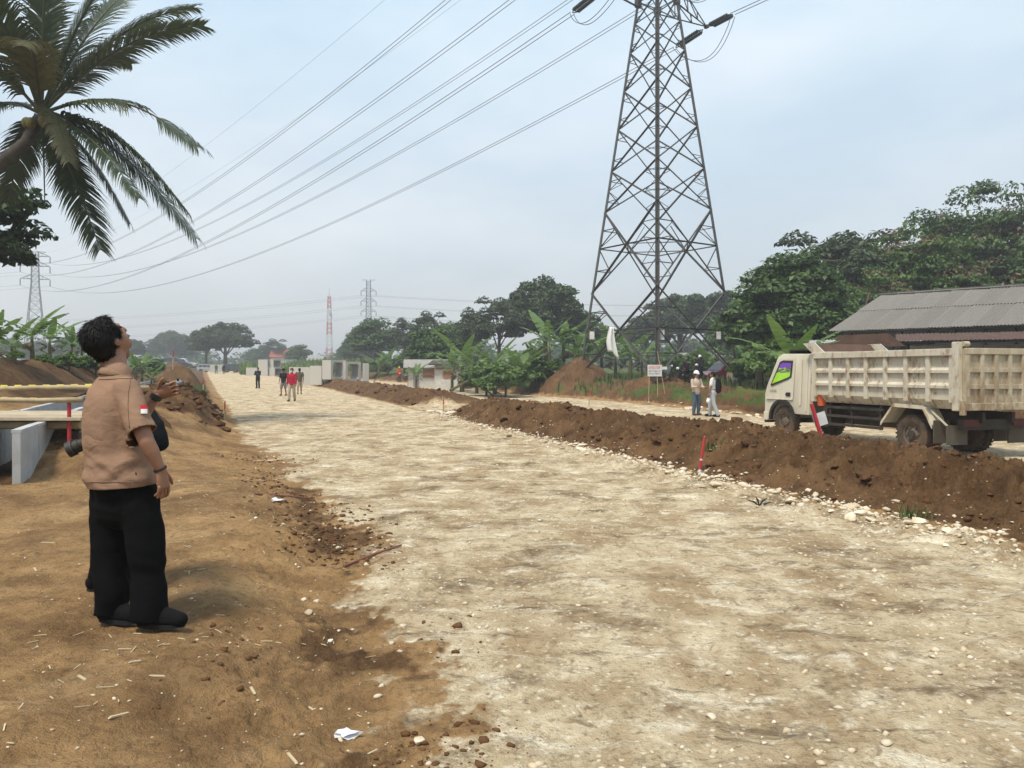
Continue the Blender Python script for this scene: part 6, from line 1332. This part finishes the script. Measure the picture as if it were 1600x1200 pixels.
        for z in (0., .024):
            for i in range(n_):
                a = 2*math.pi*i/n_; L = (tp-hl).length; c_ = hl+f*(L*.5); r_ = (.040+.005*math.cos(a))*k; p = c_+f*(math.cos(a)*(L*.5-.002*k))+sx*(math.sin(a)*r_); vs_.append(V((p.x, p.y, g0+z*k+(.008*k if math.cos(a) > .8 else 0))))
        MB().add(vs_, [tuple(range(n_-1, -1, -1)), tuple(range(n_, 2*n_))]+[(i, (i+1) % n_, (i+1) % n_+n_, i+n_) for i in range(n_)]).build('sole', fit.get('sole', M_BLK), sho, smooth='auto')
    return body
def stand_pose(H=1.68, stride=0., lean=0., arm=(0., 0.), arm_bend=(.15, .15), feet=.1, look=0., tilt=0.):
    """upright figure facing +Y; stride in metres between the feet, arms swung forward by arm (L, R)"""
    k = H/1.70; J = dict(pel=(0, 0, .94*k), chest=(0, .01+lean, 1.24*k), neck=(0, .0+lean*1.3, 1.46*k))
    hf = Vector((math.sin(look), math.cos(look)*math.cos(tilt), math.sin(tilt))); J['head'] = ((0, .015+lean*1.5, 1.585*k), tuple(hf), (0, -math.sin(tilt), math.cos(tilt)))
    for i, s_ in enumerate('LR'):
        sg = -1 if s_ == 'L' else 1; a = arm[i]; bnd = arm_bend[i]; sh = Vector((sg*.185*k, lean*1.1, 1.385*k)); el = sh+Vector((sg*.045, math.sin(a)*.28, -math.cos(a)*.28))*k; a2 = a+bnd; wr = el+Vector((sg*(.01 if bnd < .8 else -.06), math.sin(a2)*.25, -math.cos(a2)*.25))*k
        J['sh'+s_], J['el'+s_], J['wr'+s_] = tuple(sh), tuple(el), tuple(wr); J['hd'+s_] = ((0, 1, .25) if bnd < .8 else (0, .3, 1), (-sg, 0, 0) if bnd < .8 else (-sg*.6, 0, -.5), .4)
        y = (stride/2)*(1 if s_ == 'R' else -1); J['hip'+s_] = (sg*.09*k, 0, .90*k); J['kn'+s_] = (sg*feet*1.0, y*.55+.035, .49*k); J['an'+s_] = (sg*feet, y-.03, .095*k); J['toe'+s_] = (sg*(feet+.02), y+.17*k, .04*k)
    return J, k
# ---- the man in the tan shirt, looking up
MX, MY = -2.128, 4.15; MZ = gz(-2.0, 4.1)
man = thing('person', 'man in tan short-sleeved shirt and black trousers standing with head tilted back', 'person', (MX, MY, MZ))
def Jp(px, py, dy): y = MY+dy; return Vector((wx(px, y)-MX, dy, wz(py, y)-MZ))
TH = rad(45); rtv = Vector((math.sin(TH), -math.cos(TH), 0)); fwv = Vector((math.cos(TH), math.sin(TH), 0))
hfv = Vector((.40, .59, .70)).normalized(); huv = Vector((-.40, -.59, .71))
J = dict(pel=Jp(190, 735, 0), chest=Jp(182, 648, 0), neck=Jp(182, 582, .0), head=(Jp(169, 530, .02), hfv, huv))
shc = Jp(182, 612, 0); J['shR'] = shc+rtv*.165; J['shL'] = shc-rtv*.165
J['elR'] = Jp(229, 690, -.19); J['wrR'] = Jp(252, 736, -.15); J['hdR'] = (fwv*.7-rtv*.3, -rtv*.8-fwv*.3, .5); J['hdirR'] = tuple(Jp(263, 800, -.14)-Jp(252, 736, -.15))
J['elL'] = J['shL']+Vector((.10, .06, -.25)); J['wrL'] = Jp(246, 617, .20); J['hdL'] = ((-.1, -.25, 1), (.2, -.9, -.3), .55); J['hdirL'] = tuple(Jp(285, 601, .2)-Jp(246, 617, .2))
J['hipR'] = Jp(214, 770, -.05); J['hipL'] = Jp(172, 770, .05); J['knR'] = Jp(230, 860, -.07); J['knL'] = Jp(173, 862, .03); J['anR'] = Jp(234, 953, -.08); J['anL'] = Jp(173, 957, .0)
J['toeR'] = Jp(290, 973, -.10); J['toeL'] = Jp(220, 977, -.04)
for s_ in 'LR':
    for q in ('an', 'toe'): J[q+s_].z = .098 if q == 'an' else .045
def wr_shirt(co):
    x, y, z = co[:, 0], co[:, 1], co[:, 2]; w = sm(1.05, .80, z); a = x*5+y*3
    return .012*fbm(x*8+y*4, z*14+x*3, 3, 3)*(.6+.8*w)+.020*w*np.sin(38*(z-.22*x)+3*fbm(x*5, z*5, 7, 2))*sm(-.02, .35, fbm(x*4, z*3, 2, 2)+.25)*.6+.006*np.sin(30*(x+.8*y)+3*vnoise(x*5, z*3, 5))*sm(1.3, 1.15, z)*sm(.8, 1., z)
def wr_pant(co):
    x, y, z = co[:, 0], co[:, 1], co[:, 2]; return   .012*fbm(x*7, z*6+y*4, 13, 3)+.009*np.sin(30*(z+.4*x)+5*vnoise(x*4, z*4, 9))*(sm(.45, .2, z)+sm(.55, .75, z)*.6)
M_TAN = fabric('tan_shirt_cloth', (.275, .172, .115)); M_TROU = fabric('black_trouser_cloth', (.006, .006, .0065), 60, 1.); M_SHOE = simple('black_shoe', (.008, .008, .009), .85, 0, .4, 30, spec=.08, bump=.4); M_SOLE = simple('dark_grey_sole', (.018, .018, .02), .85, 0, .2, spec=.1)
def P3(px, py, a, b_, dy=0.): return (Jp(px, py, dy), a, b_)
fit = dict(skin=M_SK1, shirt=M_TAN, pants=M_TROU, shoe=M_SHOE, sole=M_SOLE, sleeve_len=.80, sleeve_r=1.02, wr_disp=wr_shirt, pant_disp=wr_pant,
    torso=[P3(190, 775, .232, .178), P3(189, 757, .228, .176), P3(188, 735, .220, .168), P3(184, 700, .203, .156), P3(181, 660, .203, .155), P3(180, 632, .203, .145), P3(180, 608, .185, .118), P3(181, 594, .130, .09), P3(182, 584, .082, .075)], hem=Jp(190, 757, 0),
    pelvis=(Jp(191, 745, 0), .182, .135), leg_r=(.108, .090, .080))
figure(man, J, rtv, fit, .011, 1.0, near=True)
nkp = Jp(182, 580, .0); cl_ = MB(); pts = []
for i in range(25):
    a = math.pi*2*(i/24); pts.append(nkp+rtv*(.078*math.sin(a))+fwv*(-.076*math.cos(a))+Vector((0, 0, .026*math.cos(a)-.016)))

cl_ = MB(); Vc = []
for j, (o_, z_) in enumerate(((-.010, -.014), (-.010, .006), (-.006, .012), (.002, .006), (.016, -.022))):
    for i in range(24):
        a = math.pi*2*i/24; Vc.append(nkp+rtv*((.080+o_)*math.sin(a))+fwv*(-(.078+o_)*math.cos(a))+Vector((0, 0, .024*math.cos(a)-.014+z_)))
cl_.add(Vc, [(j*24+i, j*24+(i+1) % 24, (j+1)*24+(i+1) % 24, (j+1)*24+i) for j in range(4) for i in range(24)]); co_ = cl_.build('collar', M_TAN, man, smooth=True); so = co_.modifiers.new('s', 'SOLIDIFY'); so.thickness = .003
# seams, slit, sleeve flag
M_FR = simple('flag_red', (.55, .015, .03), .8, 0, .05); M_FW = simple('flag_white', (.72, .70, .68), .8, 0, .05)
shirt_o = [c_ for c_ in man.children if c_.name.startswith('shirt')][0]
def project(o, origin, direction):
    ok, loc, nor, _ = o.ray_cast(Vector(origin), Vector(direction).normalized()); return (loc, nor) if ok else (None, None)
bpy.context.view_layer.update()
camp = Vector((0, 0, CAM_H))-Vector((MX, MY, MZ))
def on_shirt(px, py, lift=.003):
    tgt = Jp(px, py, 0); loc, nor = project(shirt_o, camp, tgt-camp); return (None if loc is None else loc+nor*lift), nor
def seam(pix, name, r=.0022, mat=None):
    pts = [on_shirt(*q)[0] for q in pix]; pts = [p for p in pts if p is not None]
    if len(pts) > 2: MB().tube(pts, r, 5).build(name, mat or M_TAN, shirt_o, smooth=True)
seam([(134+q*5.2, 592.5+.6*math.sin(q*.4)) for q in range(17)], 'yoke_seam'); seam([(203-1.2*q+.12*q*q, 594+7.5*q) for q in range(11)], 'armhole_seam'); seam([(133+q*5.4, 753) for q in range(20)], 'hem_stitch', .0016)
def patch(px0, px1, py0, py1, name, mat, n=5, lift=.004):
    V = []; 
    for j in range(n):
        for i in range(n):
            p, _ = on_shirt(lerp(px0, px1, i/(n-1)), lerp(py0, py1, j/(n-1)), lift)
            if p is None: return
            V.append(p)
    F = [(j*n+i, j*n+i+1, (j+1)*n+i+1, (j+1)*n+i) for j in range(n-1) for i in range(n-1)]; o = link(name, mesh_from(name, V, F), shirt_o, mat); so = o.modifiers.new('s', 'SOLIDIFY'); so.thickness = .003
patch(219, 228, 634, 640, 'flag_patch_red', M_FR); patch(219.5, 228.5, 640.2, 647, 'flag_patch_white', M_FW)
M_SLIT = M_TROU
V_ = [on_shirt(*q, .0035)[0] for q in ((212, 736), (216.5, 753.5), (209, 754))]
if all(v is not None for v in V_): link('side_slit', mesh_from('side_slit', V_, [(0, 1, 2)]), shirt_o, M_TROU)
def band(a, b, t_, r, w, name, mat, parent):
    a, b = Vector(a), Vector(b); d = (b-a).normalized(); c_ = lerp(a, b, t_); m = MB().ring_wheel([(r, -w), (r+.004, -w), (r+.004, w), (r, w)], 20); R = d.to_track_quat('Y', 'Z').to_matrix().to_4x4(); m.xform(Matrix.Translation(c_) @ R); return m.build(name, mat, parent, smooth='auto')
band(J['elR'], J['wrR'], .93, .030, .006, 'bracelet', M_BLK, man); wb_ = band(J['elL'], J['wrL'], .95, .029, .013, 'watch', M_BLK, man)
wd = (J['wrL']-J['elL']).normalized(); tc_ = (camp-J['wrL']).normalized(); tc_ = (tc_-wd*tc_.dot(wd)).normalized(); R = Matrix((wd, tc_.cross(wd)*-1, tc_)).transposed()
MB().box(lerp(J['elL'], J['wrL'], .95)+tc_*.034, (.036, .034, .012), R=R).build('watch_face', M_BLK, man, bevel=.004)
rc = thing('remote_controller', 'small grey remote controller held in the raised left hand', 'controller', tuple(Vector((MX, MY, MZ))+Jp(272, 600, .25))); rc.rotation_euler = (.3, -.3, .5); rc.scale = (.75, .75, .75)
MB().box((0, 0, 0), (.115, .075, .032)).build('case', simple('grey_controller', (.16, .165, .165), .5), rc, bevel=.012)
for s_ in (-1, 1): MB().cyl((s_*.035, 0, .016), (s_*.035, 0, .034), .008, None, 10).build('thumb_stick', M_BLK, rc)
# ---- second man, mostly hidden behind him
JB, kb = stand_pose(1.62, .10, 0, (.1, .1), (.5, .3)); m2x, m2y = wx(178, 4.72), 4.72; man2 = thing('person', 'man in dark clothes standing right behind the man in the tan shirt', 'person', (m2x, m2y, gz(m2x, m2y)), rad(-62))
JB['head'] = ((0, -.01, 1.50), (0, .98, -.2), (0, .2, .98)); JB['neck'] = (0, 0, 1.38)
M_NAVY = fabric('navy_shirt_cloth', (.018, .022, .032)); figure(man2, JB, (1, 0, 0), dict(skin=M_SK2, shirt=M_NAVY, pants=M_TROU, shoe=M_SHOE, sleeve_len=.7), .018, kb)
cmr = thing('camera', 'black camera with long lens hanging at the hidden man\'s hip', 'camera', (wx(128, 4.45), 4.45, wz(692, 4.45)))
MB().box((.03, .02, .03), (.09, .07, .085)).build('camera_body', M_BLK, cmr, bevel=.012); MB().box((.03, .02, .085), (.045, .05, .03)).build('viewfinder', M_BLK, cmr, bevel=.008)
a, b_ = Vector((.02, 0, .0)), Vector((-.068, -.02, -.040)); MB().tube([a, lerp(a, b_, .3), lerp(a, b_, .32), lerp(a, b_, .62), lerp(a, b_, .64), b_], [.034, .034, .038, .038, .044, .046], 22).build('lens', M_BLK, cmr, smooth='auto')
d = (b_-a).normalized(); MB().cyl(b_, b_+d*.001, .040, None, 20).build('lens_glass', M_WIN, cmr); MB().tube([lerp(a, b_, .66), lerp(a, b_, .74)], .0455, 22).build('grip_ring', simple('ribbed_rubber', (.05, .05, .05), .6), cmr)
MB().tube([(.06, .03, .07), (.10, .08, .35), (.16, .16, .60)], .008, 6).build('strap', M_BLK, cmr)
bagm = MB().ell([(0, 0, -.12), (.01, 0, .0), (-.005, 0, .12)], [(.05, .04), (.065, .05), (.05, .035)], (1, 0, 0), 14); bg = thing('shoulder_bag', 'black angular bag showing beside the tan sleeve', 'bag', (wx(238, 4.6), 4.6, wz(668, 4.6))); bg.rotation_euler = (0, -.45, 0)
blob(bagm, 'pouch', fabric('black_bag_cloth', (.014, .017, .02)), bg, .014, 2, disp=lambda co: .008*fbm(co[:, 0]*14, co[:, 2]*14, 3, 2)); MB().tube([(-.05, 0, .12), (-.12, .1, .3), (-.2, .15, .5)], .012, 6).build('strap', M_BLK, bg)
# ---- the others
def walker(label, px, y, face, H, fit, group=None, vox=.022, **pk):
    x = wx(px, y); J, k = stand_pose(H, **pk); t = thing('person', label, 'person', (x, y, gz(x, y)), rad(face), group); figure(t, J, (1, 0, 0), fit, vox, k); return t
M_RJ = fabric('red_jacket', (.36, .022, .045)); M_KH = fabric('khaki_trouser', (.38, .32, .24)); M_BKT = fabric('black_shirt', (.013, .013, .015)); M_OL = fabric('olive_shirt', (.10, .088, .055)); M_GRS = fabric('grey_shorts', (.17, .165, .15)); M_JN = fabric('blue_jeans', (.075, .11, .155)); M_LG = fabric('light_grey_trousers', (.36, .38, .40)); M_WT = fabric('white_tee', (.66, .66, .66)); M_BV = fabric('beige_vest', (.47, .38, .30)); M_HW = simple('white_hard_hat', (.72, .73, .73), .35, 0, .05, spec=.5); M_HY = simple('yellow_hard_hat', (.72, .55, .05), .35, 0, .05); M_HD = simple('dark_helmet', (.06, .065, .07), .3, 0, .1, spec=.5); M_BOOT = simple('brown_boots', (.09, .05, .03), .8)
walker('man in red jacket, white mask and khaki trousers walking toward the camera', 456, 38.2, 178, 1.66, dict(shirt=M_RJ, sleeve='long', top_name='jacket', pants=M_KH, shoe=M_BOOT, mask=M_WT), stride=.28, arm=(.12, -.12))
walker('man in black shirt and grey shorts walking just left of the red jacket', 443, 47, 172, 1.62, dict(shirt=M_BKT, pants=M_GRS, legs='short', shoe=M_BOOT, skin=M_SK2, hat=M_BKT, hair=False), stride=.26, arm=(-.1, .15))
walker('man in olive shirt and pale shorts right of the red jacket, back turned', 468, 50, 15, 1.70, dict(shirt=M_OL, pants=M_KH, legs='short', shoe=M_BOOT, skin=M_SK2), stride=.30, arm=(.15, -.1))
walker('man all in black standing on the road with arms folded up', 403, 62.5, 175, 1.70, dict(shirt=M_BKT, sleeve='long', pants=M_TROU, shoe=M_SHOE), arm=(.35, .35), arm_bend=(1.45, 1.45))
walker('far figure in brown on the road, left of the pair', 338, 128, 180, 1.65, dict(shirt=M_OL, sleeve='long', pants=M_JN, shoe=M_BOOT), vox=.035, stride=.25); walker('far figure in black on the road, right of the pair', 350, 128, 180, 1.70, dict(shirt=M_BKT, sleeve='long', pants=M_TROU, shoe=M_BOOT), vox=.035, stride=.2)
walker('man in white hard hat, beige vest and jeans standing on the haul road', 1088, 29.5, 200, 1.66, dict(shirt=M_BV, sleeve='long', top_name='vest', pants=M_JN, shoe=M_BOOT, helmet=M_HW), arm=(.25, .3), arm_bend=(1.3, 1.35))
t = walker('man in white shirt and light grey trousers carrying a black backpack', 1114, 28.6, 62, 1.68, dict(shirt=M_WT, pants=M_LG, shoe=M_SHOE, skin=M_SK2), stride=.34, arm=(.1, .05))
bp = thing('backpack', 'black backpack on the back of the man in white shirt', 'backpack', tuple(t.location), t.rotation_euler.z)
blob(MB().ell([(0, -.20, .98), (0, -.215, 1.15), (0, -.19, 1.36)], [(.15, .10), (.16, .11), (.13, .07)], (1, 0, 0), 18), 'pack', fabric('black_pack_cloth', (.012, .012, .013)), bp, .02, 2)
for s_ in (-1, 1): MB().tube([(s_*.10, -.12, 1.40), (s_*.11, .02, 1.43), (s_*.12, .13, 1.30), (s_*.15, .02, 1.05), (s_*.14, -.12, 1.0)], .015, 6).build('shoulder_strap', M_BLK, bp)
pb = link('plastic_bag', rock_mesh('plastic_bag', 5, M_BAG, 2.5)); pb.scale = (.09, .07, .13); pb.location = Vector(t.location)+Vector((-.22, -.12, .60)); tag(pb, 'small clear plastic bag held by the man with the backpack', 'bag')
def rider(label, x, y, face, fit, zoff=0., sit=True):
    J, k = stand_pose(1.66, arm=(.55, .55), arm_bend=(.75, .75)); dz = -.16
    for q in ('pel', 'chest', 'neck'): J[q] = tuple(Vector(J[q])+Vector((0, -.25, dz)))
    J['head'] = (tuple(Vector(J['head'][0])+Vector((0, -.25, dz))), J['head'][1], J['head'][2])
    for s_, sg in (('L', -1), ('R', 1)):
        for q in ('sh', 'el', 'wr'): J[q+s_] = tuple(Vector(J[q+s_])+Vector((0, -.25, dz)))
        J['hip'+s_] = (sg*.10, -.24, .76); J['kn'+s_] = (sg*.20, .14, .60); J['an'+s_] = (sg*.22, .08, .11); J['toe'+s_] = (sg*.24, .27, .05)
    t = thing('person', label, 'person', (x, y, gz(x, y)), rad(face)); figure(t, J, (1, 0, 0), fit, .026, k); return t
rider('rider in dark clothes and grey helmet sitting on the black motorcycle', wx(1068, 46), 46, 125, dict(shirt=M_BKT, sleeve='long', pants=M_TROU, shoe=M_SHOE, helmet=M_HD, hair=False)); rider('rider with white helmet behind the man in the beige vest', wx(1092, 49), 49, 150, dict(shirt=M_BKT, sleeve='long', pants=M_TROU, shoe=M_SHOE, helmet=M_HW, hair=False))
walker('person in dark clothes and dark helmet standing left of the white-helmeted rider', 1092, 53.5, 180, 1.72, dict(shirt=M_BKT, sleeve='long', pants=M_TROU, shoe=M_SHOE, helmet=M_HD, hair=False), vox=.03)
walker('worker in red and orange with yellow hard hat beyond the haul road', 624, 86, 190, 1.70, dict(shirt=fabric('red_work_jacket', (.50, .05, .02)), sleeve='long', pants=fabric('pink_red_trousers', (.42, .03, .06)), shoe=M_BOOT, helmet=M_HY, hair=False), vox=.03, arm=(.2, .3), arm_bend=(.7, .9))
# ------------------------------------------------------------------ air
n = NT('hazy_air'); n.t.nodes.remove(n.b); pv = n.n('ShaderNodeVolumePrincipled'); pv.inputs['Color'].default_value = (.95, .96, .98, 1); pv.inputs['Density'].default_value = .0013; pv.inputs['Anisotropy'].default_value = .2; n.l(pv.outputs[0], n.out.inputs['Volume'])
hz = MB().box((0, 1190, 23), (6100, 5100, 49.5)).build('haze', n.m); tag(hz, kind='stuff')
